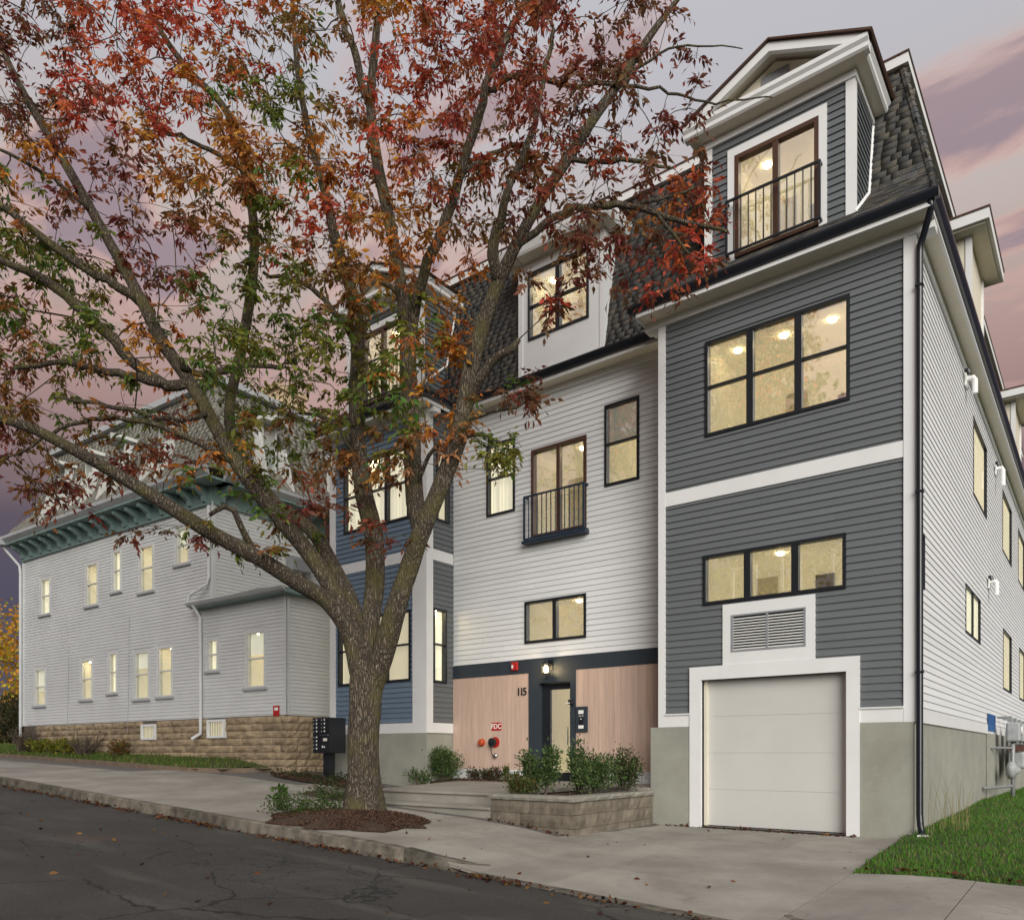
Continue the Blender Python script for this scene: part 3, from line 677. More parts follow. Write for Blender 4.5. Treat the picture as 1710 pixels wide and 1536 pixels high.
window(FRONT, Y0, *LB[0], H, 3, True, lamps=((.42, .105),), mull=.1, fill='curtain', gl='plain_glass')
window(FRONT, Y0, *LB[1], H, 3, True, mull=.1, fill='blind', gl='plain_glass')
window(LRET, 0, *LR[0], H, 1, True, fill='blind', gl='plain_glass', filld=.08)
window(LRET, 0, *LR[1], H, 1, True, lamps=((.25, .09),), fill='curtain', gl='plain_glass')
# --- eaves, soffits, gutters
ZE = 9.60
def eave(fr, s0, s1, dw, do, parent=H, fri=True):      # dw = wall plane, do = outer edge
    MB().fbox(fr, s0, s1, do + .12, dw + .25, ZE, ZE + .06).build('soffit', 'cream_bounce_trim', parent)
    if fri: MB().fbox(fr, s0, s1, dw - .045, dw + .2, ZT + .021, ZE - .001).build('frieze_board', 'white_trim', parent)
eave(FRONT, -7.09, -2.12, Y0, 13.02); eave(FRONT, -12.64, -7.095, Y1, 14.0); eave(FRONT, -16.7, -12.645, Y0, 13.02)
MB().fbox(SIDE, Y0 + .25, 38, -.29, .2, ZE - .003, ZE + .057).build('soffit', 'cream_bounce_trim', H)
MB().fbox(SIDE, Y0 + .21, 38, -.04, .2, ZT + .018, ZE - .004).build('frieze_board', 'white_trim', H)
trim(H, 'white_trim', (-7.09, -2.12, 13.10, 13.14, ZE - .02, ZE + .17), (-12.64, -7.095, 14.10, 14.14, ZE - .02, ZE + .17), (-16.7, -12.645, 13.10, 13.14, ZE - .02, ZE + .17), name='fascia')
trim(H, 'white_trim', (13.145, 38, -.30, -.26, ZE - .02, ZE + .17), fr=SIDE, name='fascia')
gutter(FRONT, -7.22, -2.0, 13.0, 9.66, H); gutter(FRONT, -12.55, -7.21, 13.98, 9.665, H); gutter(FRONT, -16.85, -12.52, 13.0, 9.66, H)
gutter(SIDE, 13.13, 38, -.41, 9.662, H)
RB_L = Frame((-7.22, 0), (0, 1), (1, 0)); gutter(RB_L, 13.13, 14.0, 0, 9.662, H)
LB_R = side_frame(-12.52); gutter(LB_R, 13.13, 14.0, 0, 9.662, H)
trim(H, 'white_trim', (13.13, 14.0, .10, .14, ZE - .02, ZE + .17), fr=RB_L, name='fascia')
trim(H, 'white_trim', (13.13, 14.0, .10, .14, ZE - .02, ZE + .17), fr=LB_R, name='fascia')
# --- roof: mansard faces, bay skirts
ZR0, ZR1, SL = 9.79, 13.4, .223
def mY(z): return 14.24 + (z - 9.8) * SL
def mX(z): return -2.06 - (z - 9.8) * SL
zk = 11.07; yk = mY(zk)
roof = MB()
DX0, DX1 = -5.91, -3.32          # right dormer
EX0, EX1 = -15.85, -13.20        # left dormer
MX0, MX1 = -10.73, -8.48         # middle dormer
def mq(x0, x1, z0, z1, xt=None): roof.quad((x0, mY(z0), z0), (x1, mY(z0), z0), (xt if xt is not None else x1, mY(z1), z1), (x0, mY(z1), z1))
for a_, b_ in ((-16.8, EX0 + .05), (EX1 - .05, MX0 + .05), (MX1 - .05, DX0 + .05)): mq(a_, b_, ZR0, ZR1)
mq(DX1 - .05, mX(ZR0), ZR0, ZR1, mX(ZR1))
for a_, b_ in ((EX0 + .05, EX1 - .05), (MX0 + .05, MX1 - .05), (DX0 + .05, DX1 - .05)): mq(a_, b_, 12.62, ZR1)
roof.quad((mX(ZR0), 13.08, ZR0), (mX(ZR0), 38, ZR0), (mX(ZR1), 38, ZR1), (mX(ZR1), mY(ZR1), ZR1), (mX(zk), yk, zk))
roof.quad((-16.0, mY(ZR1), ZR1 + .1), (mX(ZR1), mY(ZR1), ZR1 + .1), (mX(ZR1), 38, ZR1 + .1), (-16.0, 38, ZR1 + .1))
roof.quad((-16.8, mY(ZR0), ZR0), (-16.0, mY(ZR1), ZR1), (-16.0, 38, ZR1), (-16.8, 38, ZR0))
A, B, C_ = (-7.16, 13.08, ZR0), (-7.16, mY(ZR0) - .01, ZR0), (-5.72, yk - .01, zk)
kz = (zk - ZR0) / (yk - 13.08)
def sk(x, y): return (x, y, ZR0 + (y - 13.08) * kz)
hx = lambda y: -7.16 + (y - 13.08) * 1.44 / (yk - 13.08); rx_ = lambda y: mX(ZR0) + (mX(zk) - mX(ZR0)) * (y - 13.08) / (yk - 13.08)
roof.quad(A, (mX(ZR0), 13.08, ZR0), sk(rx_(13.62), 13.62), sk(hx(13.62), 13.62)).quad(B, A, C_)
roof.quad(sk(hx(13.62), 13.62), sk(DX0 + .03, 13.62), sk(DX0 + .03, 14.4)).quad(sk(DX1 - .03, 13.62), sk(rx_(13.62), 13.62), (mX(zk), yk, zk), sk(DX1 - .03, yk))
A2, B2, C2 = (-12.57, 13.08, ZR0), (-12.57, mY(ZR0) - .01, ZR0), (-14.01, yk - .01, zk)
roof.quad((-16.8, 13.08, ZR0), A2, sk(-13.1, 13.62), sk(-16.6, 13.62)).quad(sk(EX1 - .03, 13.62), sk(-13.1, 13.62), sk(EX1 - .03, 13.72)).quad(A2, B2, C2)
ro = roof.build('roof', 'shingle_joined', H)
def in_dormer(p): return (DX0 + .1 < p.x < DX1 - .1 and p.y > 13.62) or (EX0 + .1 < p.x < EX1 - .1 and p.y > 13.62) or (MX0 + .05 < p.x < MX1 - .05)
upf = Vector((0, SL, 1))
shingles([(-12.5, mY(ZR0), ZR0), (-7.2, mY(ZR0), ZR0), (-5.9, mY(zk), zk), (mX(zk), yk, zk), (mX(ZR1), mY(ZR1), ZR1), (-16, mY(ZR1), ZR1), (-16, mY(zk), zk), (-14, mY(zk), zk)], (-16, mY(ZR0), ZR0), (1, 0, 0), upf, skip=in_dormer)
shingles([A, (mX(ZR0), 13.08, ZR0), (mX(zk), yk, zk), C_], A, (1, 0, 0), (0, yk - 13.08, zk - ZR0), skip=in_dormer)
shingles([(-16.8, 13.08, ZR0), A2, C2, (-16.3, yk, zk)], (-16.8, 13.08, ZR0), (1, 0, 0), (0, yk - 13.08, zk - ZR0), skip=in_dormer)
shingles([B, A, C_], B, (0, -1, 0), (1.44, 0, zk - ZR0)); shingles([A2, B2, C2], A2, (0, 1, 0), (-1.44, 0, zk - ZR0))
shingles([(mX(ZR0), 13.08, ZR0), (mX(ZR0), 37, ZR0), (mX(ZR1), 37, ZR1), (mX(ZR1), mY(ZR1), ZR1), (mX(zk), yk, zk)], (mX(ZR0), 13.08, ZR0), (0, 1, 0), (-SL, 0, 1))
for (p, q, k) in (((mX(zk), yk, zk), (mX(ZR1), mY(ZR1), ZR1), 17), ((mX(ZR0), 13.08, ZR0), (mX(zk), yk, zk), 12)):   # hip caps
    p, q = Vector(p), Vector(q)
    for i in range(k):
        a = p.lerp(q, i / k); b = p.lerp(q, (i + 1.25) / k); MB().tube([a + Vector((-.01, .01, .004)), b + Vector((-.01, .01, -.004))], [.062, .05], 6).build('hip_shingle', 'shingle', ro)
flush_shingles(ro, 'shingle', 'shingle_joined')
trim(H, 'white_trim', (-16.1, mX(ZR1) + .10, mY(ZR1) - .10, mY(ZR1) + .05, ZR1, ZR1 + .17), name='roof_edge_trim')
MB().box(mX(ZR1) - .05, mX(ZR1) + .10, mY(ZR1) + .05, 38, ZR1, ZR1 + .17).build('roof_edge_trim', 'white_trim', H)
MB().box(-16.12, mX(ZR1) + .12, mY(ZR1) - .12, mY(ZR1) + .06, ZR1 + .171, ZR1 + .20).build('roof_edge_cap', 'frame_brown', H)
MB().box(mX(ZR1) - .05, mX(ZR1) + .12, mY(ZR1) + .061, 38, ZR1 + .171, ZR1 + .20).build('roof_edge_cap', 'frame_brown', H)
# --- gabled dormers over the bays
def gable_dormer(x0, x1, sid):
    d = 13.6; zt = 12.47; xc = (x0 + x1) / 2; hole = [(xc - .735, xc + .735, 10.28, 12.12)]
    dm = MB().box(x0 + .02, x1 - .02, d + 1.2, 15.6, 9.9, 12.7).build('dormer', 'gray_siding', H)
    wall('dormer_wall', FRONT, x0, x1, d + .012, d + .1, 10.0, zt + .2, hole, 'gray_siding', dm)
    CH = side_frame(x1); wall('dormer_wall', CH, d + .1, 15.5, .012, .1, 9.9, zt + .2, [], 'gray_siding', dm)
    CL = Frame((x0, 0), (0, 1), (1, 0)); wall('dormer_wall', CL, d + .1, 15.5, .012, .1, 9.9, zt + .2, [], 'gray_siding', dm)
    th = [(xc - .865, xc + .865, 10.0, 12.27)]
    clapboards(FRONT, x0 + .13, x1 - .13, d + .012, 10.1, zt - .02, th, 'gray_siding'); clapboards(CH, d + .12, 15.3, .012, 10.2, zt - .02, [], 'gray_siding')
    trim(dm, 'white_trim', (x0 - .015, x0 + .13, d - .02, d + .1, 10.0, zt), (x1 - .13, x1 + .015, d - .02, d + .1, 10.0, zt), name='corner_board')
    trim(dm, 'white_trim', (d - .018, d + .12, -.016, .012, 10.1, zt), fr=CH, name='corner_board')
    trim(dm, 'white_trim', (xc - .865, xc - .735, d - .025, d + .012, 10.15, 12.12), (xc + .735, xc + .865, d - .025, d + .012, 10.15, 12.12), (xc - .865, xc + .865, d - .026, d + .012, 12.12, 12.27), name='window_casing')
    for p, q in (((x1 + .012, d, 10.26), (x1 + .012, yk, zk + .02)), ((x1 + .012, yk, zk + .02), (x1 + .012, mY(12.45), 12.45))):
        MB().tube([p, q], .035, 4).build('flashing_trim', 'white_trim', dm)
    window(FRONT, d, *hole[0], H, 2, False, mat='frame_brown', b=.075, mull=.10, lamps=((.28, .5),) if sid else ((.55, .45),), fill=None)
    railing(FRONT, d, xc - .86, xc + .80, 10.30, 11.28, H, 'black_metal', 12, .14)
    # frieze, cornice, pediment
    ov, of = .22, .29
    trim(dm, 'white_trim', (x0 - .04, x1 + .04, d - .045, d + .1, zt, zt + .13), name='frieze_board'); trim(dm, 'white_trim', (d + .1, 15.4, -.04, .012, zt, zt + .13), fr=CH, name='frieze_board')
    MB().box(x0 - ov, x1 + ov, d - of, 15.3, zt + .131, zt + .17).build('soffit', 'cream_bounce_trim', dm)
    prof = [(0, 0), (-.03, .03), (-.03, .10), (-.07, .15), (-.07, .22)]
    def crown(a, b, n):
        n = Vector(n); a = Vector(a); b = Vector(b); m = MB(); k = len(prof)
        for P in (a, b):
            for o, h in prof: m.v.append(tuple(P - n * o + Vector((0, 0, h))))
            m.v.append(tuple(P - n * .12 + Vector((0, 0, .22)))); m.v.append(tuple(P - n * .12))
        k += 2
        for i in range(k): m.f.append((i, (i + 1) % k, k + (i + 1) % k, k + i))
        m.f.append(tuple(range(k))); m.f.append(tuple(range(2 * k - 1, k - 1, -1))); m.build('crown_moulding', 'white_trim', dm)
    zc = zt + .132; e = .0
    crown((x0 - ov - .07, d - of, zc), (x1 + ov + .07, d - of, zc), (0, -1, 0)); crown((x1 + ov, d - of - .001, zc), (x1 + ov, 15.2, zc), (1, 0, 0)); crown((x0 - ov, d - of - .001, zc), (x0 - ov, 15.2, zc), (-1, 0, 0))
    zp = zc + .22; ap = zp + .72; yf = d - of - .05; hw = (x1 - x0) / 2 + ov + .07
    # tympanum set back, raking boards, roof slopes
    MB().prism([(xc - hw + .25, d - .02, zp), (xc + hw - .25, d - .02, zp), (xc, d - .02, ap - .12)], (0, .08, 0)).build('tympanum', 'cream_bounce_trim', dm)
    MB().box(xc - .24, xc + .24, d - .045, d - .021, zp + .22, zp + .42).build('apex_shade_panel', 'ac_gray', dm)  # grey panel painted in for the shaded soffit and siding under the apex
    for sg in (-1, 1):
        a = Vector((xc + sg * hw, yf, zp)); b = Vector((xc, yf, ap)); dn = Vector((0, 0, -.16))
        MB().prism([a, b, b + dn, a + Vector((-sg * .34, 0, 0))], (0, .09, 0)).build('rake_board', 'white_trim', dm)
        a2, b2 = a + Vector((0, .09, -.02)), b + Vector((0, .09, -.03))
        MB().quad(a2, b2, b2 + Vector((0, .36, 0)), a2 + Vector((0, .36, 0))).build('rake_soffit', 'cream_bounce_trim', dm)
        a3, b3 = a + Vector((sg * .05, -.05, -.02)), b + Vector((0, -.05, .012))
        MB().prism([a3, b3, b3 + Vector((0, 0, .03)), a3 + Vector((sg * .02, 0, .03))], (0, 2.2, 0)).build('dormer_roof', 'frame_brown', dm)
    return dm
gable_dormer(DX0, DX1, 1); gable_dormer(EX0, EX1, 0)
# --- middle dormer, flat topped
def flat_dormer():
    d = 14.28; h = [(-10.47, -8.86, 10.72, 12.25)]
    dm = MB().box(MX0 + .02, MX1 - .02, d + 1.15, 15.8, 9.9, 12.6).build('dormer', 'white_trim', H)
    wall('dormer_wall', FRONT, MX0, MX1, d, d + .1, 9.93, 12.5, h, 'white_trim', dm)
    CH = side_frame(MX1); wall('dormer_wall', CH, d + .1, 15.5, 0, .1, 9.9, 12.5, [], 'white_trim', dm)
    window(FRONT, d, *h[0], H, 2, True, lamps=((.22, .5),), mull=.11, rail=.5)
    trim(dm, 'white_trim', (MX1 - .10, MX1 + .015, d - .02, d + .12, 9.96, 12.5), (MX0 - .015, MX0 + .10, d - .02, d + .12, 9.96, 12.5), name='corner_board')
    MB().box(MX0 - .26, MX1 + .26, d - .32, 15.3, 12.5, 12.54).build('soffit', 'cream_bounce_trim', dm)
    MB().prism([(MX0 - .28, d - .33, 12.5), (MX0 - .28, d - .36, 12.55), (MX0 - .28, d - .40, 12.68), (MX0 - .28, d - .40, 12.76), (MX0 - .28, d - .2, 12.76), (MX0 - .28, d - .2, 12.541), (MX0 - .28, d - .3, 12.541)], (MX1 - MX0 + .56, 0, 0)).build('crown_moulding', 'white_trim', dm)
    MB().prism([(MX1 + .27, d - .39, 12.5), (MX1 + .30, d - .39, 12.55), (MX1 + .34, d - .39, 12.68), (MX1 + .34, d - .39, 12.76), (MX1 + .16, d - .39, 12.76), (MX1 + .16, d - .39, 12.541)], (0, 1.7, 0)).build('crown_moulding', 'white_trim', dm)
    MB().hexa([(MX0 - .32, d - .42, 12.762), (MX1 + .36, d - .42, 12.762), (MX1 + .36, 15.3, 13.0), (MX0 - .32, 15.3, 13.0), (MX0 - .32, d - .42, 12.79), (MX1 + .36, d - .42, 12.79), (MX1 + .36, 15.3, 13.03), (MX0 - .32, 15.3, 13.03)]).build('dormer_roof', 'frame_brown', dm)
flat_dormer()
def side_dormer(ya, yb):
    x = -2.35; fr = side_frame(x)
    dm = MB().box(-3.6, x - .02, ya + .02, yb - .02, 9.9, 12.6).build('dormer', 'cream_bounce_trim', H)
    trim(dm, 'white_trim', (ya, ya + .12, -.02, .1, 9.9, 12.5), (yb - .12, yb, -.02, .1, 9.9, 12.5), fr=fr, name='corner_board')
    MB().box(-3.6, x + .30, ya - .28, yb + .28, 12.5, 12.54).build('soffit', 'cream_bounce_trim', dm)
    MB().box(-3.6, x + .38, ya - .36, ya - .26, 12.541, 12.76).build('crown_moulding', 'white_trim', dm); MB().box(x + .28, x + .38, ya - .259, yb + .36, 12.541, 12.76).build('crown_moulding', 'white_trim', dm)
    MB().box(-3.6, x + .40, ya - .38, yb + .38, 12.761, 12.80).build('dormer_roof', 'frame_brown', dm)
side_dormer(19.3, 21.4); side_dormer(29.2, 31.4)
# --- downspout at the corner
ds = MB().tube([(-2.12, 13.10, 9.70), (-2.12, 13.16, 9.58), (-2.26, 13.38, 9.34), (-2.32, 13.44, 9.24), (-2.325, 13.445, 9.1), (-2.325, 13.445, .42), (-2.31, 13.42, .24), (-2.27, 13.34, .12)], .05, 8)
dso = ds.build('downspout', 'gutter_metal', H, smooth=True)
for z in (8.6, 5.4, 2.6): MB().box(-2.382, -2.268, 13.388, 13.502, z, z + .03).build('strap', 'gutter_metal', dso)
MB().box(-2.33, -2.19, 13.26, 13.40, -.02, .10).build('drain_boot', 'white_plastic', dso)
flush_boards(H)
# ------------------------------------------------------------------ the old house next door
NU = (.99907, .0430); NV = (-.0430, .99907)
NF = Frame((-17.67, 13.0), NU, NV)                    # street front: s = 0 at the bump-out corner, negative to the left
NR = Frame((-17.67, 13.0), NV, (-NU[0], -NU[1]))      # right side face of the bump-out: s into depth
def nf(px, py, d=0): return on_plane(NF, d, px, py)
old = thing('old_house', 'old pale grey clapboard house with teal bracketed cornice and grey mansard roof', 'house', (-27, 14, 1)); O = old
sL = nf(38, 1218)[0]; sC = nf(355, 1190)[0]; sB = nf(340, 1190)[0]; ZF = 2.40; zE = nf(355, 808)[1]
ODP = 9.0
def nrect(x0, x1, y0, y1, px=None):
    p = x0 if px is None else px
    return (nf(x0, 0)[0], nf(x1, 0)[0], nf(p, y1)[1], nf(p, y0)[1])
ow = [nrect(68.7, 83.5, 966, 1026, 76), nrect(144.7, 163, 941, 1011, 154), nrect(189, 202, 920, 988, 195), nrect(234.5, 256, 911, 988, 245), nrect(295, 315.5, 881, 942, 305),
      nrect(59, 76, 1117, 1178, 68), nrect(136.6, 154, 1102, 1168, 145), nrect(182.6, 195, 1090, 1157, 189), nrect(225.6, 248.6, 1088, 1167, 237), nrect(265, 287.6, 1080, 1163, 276),
      nrect(347.7, 363.7, 1067, 1120, 356), nrect(412.7, 442.7, 1054, 1148, 428)]
bw = [nrect(237.5, 261, 1209, 1235, 249), nrect(347.7, 376.7, 1201, 1232, 362)]
zBE = nf(478, 985)[1]
wall('wall', NF, sL, sC, 0, .25, ZF, zE + .3, ow, 'old_siding', O); wall('wall', NF, sC, 0, 0, .25, ZF, zBE, ow, 'old_siding', O)
NRC = Frame(NF.w(sC, 0, 0)[:2], NV, (-NU[0], -NU[1]))  # right face of the main block
wall('wall', NR, .25, 6, 0, .25, ZF, zBE, [], 'old_siding', O); wall('wall', NRC, .25, ODP, 0, .25, ZF, zE + .3, [], 'old_siding', O)
NLF = Frame(NF.w(sL, 0, 0)[:2], NV, NU); wall('wall', NLF, .25, ODP, 0, .25, ZF, zE + .3, [], 'old_siding', O)
# narrow clapboards, too fine to pick apart
sid = MB(); fr0 = BOARDS
def fine_boards(fr, s0, s1, z0, z1, holes):
    clapboards(fr, s0, s1, 0, z0, z1, holes, 'old_siding', .105, .016)
fine_boards(NF, sL + .14, sC - .1, ZF + .03, zE - .55, [(h[0] - .1, h[1] + .1, h[2] - .12, h[3] + .1) for h in ow[:10]] + [(sB - .02, sC, ZF, zBE + .1)])
fine_boards(NF, sB + .02, -.10, ZF + .03, zBE - .03, [(h[0] - .1, h[1] + .1, h[2] - .12, h[3] + .1) for h in ow[10:]])
fine_boards(NR, .10, 5.5, ZF + .03, zBE - .03, []); fine_boards(NRC, .12, ODP, zBE, zE - .55, [])
for ar, mat, pts in BOARDS: sid.hexa(pts)
BOARDS.clear(); kind(sid.build('clapboard_siding', 'old_siding', O), 'stuff')
trim(O, 'old_siding', (sL, sL + .14, -.03, .02, ZF, zE - .5), (sC - .1, sC + .02, -.03, .02, zBE, zE - .5), (-.10, .03, -.03, .02, ZF, zBE), fr=NF, name='corner_board')
trim(O, 'old_siding', (-.028, .10, -.03, .02, ZF, zBE), fr=NR, name='corner_board'); trim(O, 'old_siding', (-.02, .12, -.03, .02, zBE, zE - .5), fr=NRC, name='corner_board')
pm('old_frame', (.60, .60, .58), .5, .05, 3); pm('gray_casing', (.40, .41, .43), .55, .06, 3)
lit = {1: .85, 3: .8, 6: .45, 9: .7, 11: .45}
for k, h in enumerate(ow):
    window(NF, 0, *h, O, 1, True, mat='old_frame', b=.05, proud=.012, fill='curtain' if k in (0, 7, 10, 2) else None, deep=.8, gl='plain_glass', room='dim_room', lampm='small_lamp', shade=(.3, .6) if k in (4, 5, 8, 11) else None, lamps=((lit[k], .16),) if k in lit else ())
    a, b, z0, z1 = h
    trim(O, 'gray_casing', (a - .10, a - .002, -.035, .02, z0, z1), (b + .002, b + .10, -.035, .02, z0, z1), (a - .10, b + .10, -.05, .02, z1 + .002, z1 + .1), name='window_casing')
    MB().fbox(NF, a - .13, b + .13, -.075, .02, z0 - .07, z0 - .002).build('sill', 'gray_casing', O)
# cornice: frieze, brackets, soffit, gutter
def cornice(fr, s0, s1, n, end0):
    trim(O, 'teal', (s0, s1, -.06, .02, zE - .55, zE - .06), fr=fr, name='frieze_board'); trim(O, 'teal', (s0, s1, -.09, .02, zE - .60, zE - .55), fr=fr)
    MB().fbox(fr, s0 - .0, s1 + end0, -.62, .3, zE - .06, zE).build('soffit', 'teal', O)
    for k in range(n):
        s = s0 + .25 + (s1 - s0 - .5) * k / (n - 1); w = fr.w; pr = [(-.06, -.55), (-.16, -.50), (-.20, -.36), (-.36, -.26), (-.50, -.20), (-.52, -.08), (-.06, -.08)]
        MB().prism([w(s - .07, p, zE + q) for p, q in pr], Vector(w(s + .07, 0, 0)) - Vector(w(s - .07, 0, 0))).build('bracket', 'teal', O)
    pr = [(-.60, 0), (-.66, .06), (-.74, .14), (-.74, .24), (-.58, .26), (-.5, 0)]
    MB().prism([fr.w(s0 - .0, p, zE + q) for p, q in pr], Vector(fr.w(s1 + end0, 0, 0)) - Vector(fr.w(s0, 0, 0))).build('gutter', 'gray_casing', O)
cornice(NF, sL - .0, sC, 17, .62); cornice(NRC, .0, ODP, 9, .0)
trim(O, 'gray_casing', (sL - .36, sL, -.74, .3, zE - .05, zE + .25), fr=NF, name='gutter_return')
# mansard
zM = zE + 3.55; ins = 1.25; w = NF.w
q0 = [w(sL - .34, -.6, zE + .25), w(sC + .55, -.6, zE + .25), w(sC + .55, ODP, zE + .25), w(sL - .34, ODP, zE + .25)]
q1 = [w(sL + .35, .15, zE + 1.2), w(sC - .35, .15, zE + 1.2), w(sC - .35, ODP, zE + 1.2), w(sL + .35, ODP, zE + 1.2)]
q2 = [w(sL + ins - .3, ins - .4, zM), w(sC - ins + .3, ins - .4, zM), w(sC - ins + .3, ODP, zM), w(sL + ins - .3, ODP, zM)]
mr = MB()
for A_, B_ in ((q0, q1), (q1, q2)):
    for i in (0, 1, 3): mr.quad(A_[i], A_[(i + 1) % 4], B_[(i + 1) % 4], B_[i])
mr.quad(*q2); oro = mr.build('roof', 'old_shingle', O)
def lay(P, course=.16):
    a, b, c, d_ = [Vector(p) for p in P]; e = (b - a).normalized(); up = (d_ - a); up = (up - e * up.dot(e)).normalized()
    shingles(P, a, e, up, course, (.2, .3))
lay([q0[0], q0[1], q1[1], q1[0]]); lay([q1[0], q1[1], q2[1], q2[0]]); lay([q0[1], q0[2], q1[2], q1[1]]); lay([q1[1], q1[2], q2[2], q2[1]])
flush_shingles(oro, 'old_shingle', 'old_shingle', 0)
trim(O, 'gray_casing', (sL + ins - .5, sC - ins + .5, ins - .62, ins - .3, zM, zM + .2), fr=NF, name='roof_edge_trim')
MB().hexa([w(sC - ins + .2, ins - .3, zM), w(sC - ins + .52, ins - .3, zM), w(sC - ins + .52, ODP, zM), w(sC - ins + .2, ODP, zM), w(sC - ins + .2, ins - .3, zM + .2), w(sC - ins + .52, ins - .3, zM + .2), w(sC - ins + .52, ODP, zM + .2), w(sC - ins + .2, ODP, zM + .2)]).build('roof_edge_trim', 'gray_casing', O)
def old_dormer(fr, s):
    z0 = zE + .95; z1 = z0 + 1.6; dw = .02
    dm = MB().fbox(fr, s - .34, s + .34, dw + .3, 1.6, z0, z1).build('dormer', 'old_siding', O)
    trim(dm, 'old_frame', (s - .42, s - .28, dw - .03, dw + .32, z0 - .2, z1), (s + .28, s + .42, dw - .03, dw + .32, z0 - .2, z1), (s - .28, s + .28, dw - .02, dw + .3, z0 - .2, z0), name='dormer_casing')
    MB().prism([fr.w(s - .48, dw - .12, z1), fr.w(s + .48, dw - .12, z1), fr.w(s + .45, dw - .12, z1 + .12), fr.w(s, dw - .12, z1 + .26), fr.w(s - .45, dw - .12, z1 + .12)], Vector(fr.w(0, 1.6, 0)) - Vector(fr.w(0, 0, 0))).build('dormer_hood', 'old_frame', dm)
    for sg in (-1, 1):                                # scrolled side brackets sweeping down the roof
        MB().prism([fr.w(s + sg * .43, -.42, zE + .38), fr.w(s + sg * .43, dw, z0 + .9), fr.w(s + sg * .43, dw + .35, z0 + .9), fr.w(s + sg * .43, dw + .3, z0 - .1)], Vector(fr.w(sg * .07, 0, 0)) - Vector(fr.w(0, 0, 0))).build('side_scroll', 'old_frame', dm)
    window(fr, dw + .2, s - .28, s + .28, z0, z1 - .02, O, 1, True, mat='old_frame', b=.05, proud=.0, deep=.5, fill='curtain', gl='plain_glass')
for px in (92, 138, 190, 262): old_dormer(NF, nf(px, 800)[0])
old_dormer(NRC, 2.2); old_dormer(NRC, 5.2)
# chimneys and a cupola on the roof
def chimney(s, d, hw, top):
    c = MB().fbox(NF, s - hw, s + hw, d - hw, d + hw, zM - .3, top).build('chimney', 'chimney', O)
    MB().fbox(NF, s - hw - .1, s + hw + .1, d - hw - .1, d + hw + .1, top + .001, top + .22).build('chimney_cap', 'chimney', c)
    MB().fbox(NF, s - hw - .06, s + hw + .06, d - hw - .06, d + hw + .06, top - .5, top - .35).build('chimney_band', 'chimney', c)
chimney(nf(330, 680, 2.6)[0], 2.6, .55, nf(330, 655, 2.6)[1]); chimney(nf(505, 660, 5.8)[0] - 1.2, 5.8, .62, zM + 2.2)
# bump-out roof and gutter
be = [w(sB - .25, -.30, zBE), w(.32, -.30, zBE), w(.32, 6, zBE), w(sC, 6, zBE + .75), w(sC, 1.6, zBE + .75), w(sB - .25, .02, zBE + .12)]
MB().quad(be[0], be[1], be[4], be[5]).quad(be[1], be[2], be[3], be[4]).build('porch_roof', 'old_shingle', O)
MB().fbox(NF, sB - .25, .32, -.30, .02, zBE - .12, zBE - .01).build('fascia', 'teal', O); MB().fbox(NF, .0, .32, .021, 6, zBE - .12, zBE - .01).build('fascia', 'teal', O)
g = MB().prism([w(sB - .3, p, zBE + q) for p, q in ((-.31, -.1), (-.38, -.06), (-.42, .02), (-.31, .03))], Vector(w(.35, 0, 0)) - Vector(w(sB - .3, 0, 0))).build('gutter', 'gray_casing', O)
dpx, _ = nf(340, 1100); zt = nf(352, 980)[1]
MB().tube([w(sC - .05, -.10, zE - .65), w(sC - .05, -.10, zBE + .75), w(sC - .1, -.14, zBE + .55), w(dpx - .1, -.40, zBE + .25), w(dpx - .16, -.42, zBE + .05)], .05, 8).build('downspout', 'old_siding', O)
MB().tube([w(dpx, -.36, zBE - .05), w(dpx, -.12, zBE - .4), w(dpx, -.10, 2.2), w(dpx, -.10, 1.95), w(dpx - .15, -.3, 1.78)], .05, 8).build('downspout', 'old_siding', O)
MB().tube([w(sL - .28, -.6, zE - .05), w(sL + .0, -.12, zE - .75), w(sL + .04, -.10, zE - 1.0), w(sL + .04, -.10, 2.0)], .05, 8).build('downspout', 'old_siding', O)
# utility cables clipped to the wall
for px, z1 in ((312 / 2.6946, 5.2), (585 / 2.6946, 5.9)):
    s = nf(px, 1100)[0]; MB().tube([w(s, -.03, z1), w(s - .03, -.03, 3.5), w(s - .12, -.03, 2.0)], .006, 5).build('cable', 'gray_casing', O)
# brownstone foundation: mortar core and rock faced stones
MB().fbox(NF, sL + .05, -.05, .03, .3, .3, ZF - .02).fbox(NR, .3, 6, .03, .3, .3, ZF - .02).build('foundation', 'mortar', O)
SV = []
for k in range(6):
    m = MB(); n = 4; g_ = [(i / 4, j / 3) for j in range(4) for i in range(5)]
    for x_, z_ in g_:
        edge = x_ in (0, 1) or z_ in (0, 1); m.v.append((x_, 0 if edge else -random.uniform(.35, 1), z_))
    for j in range(3):
        for i in range(4): m.f.append((j * 5 + i, j * 5 + i + 1, (j + 1) * 5 + i + 1, (j + 1) * 5 + i))
    i0 = len(m.v); m.v += [(0, 1.2, 0), (1, 1.2, 0), (1, 1.2, 1), (0, 1.2, 1)]; m.f += [(0, i0, i0 + 1, 4), (19, i0 + 2, i0 + 3, 15), (15, i0 + 3, i0, 0), (4, i0 + 1, i0 + 2, 19)]
    ob = m.build('stone', 'brownstone', O); SV.append(ob.data); bpy.data.objects.remove(ob)
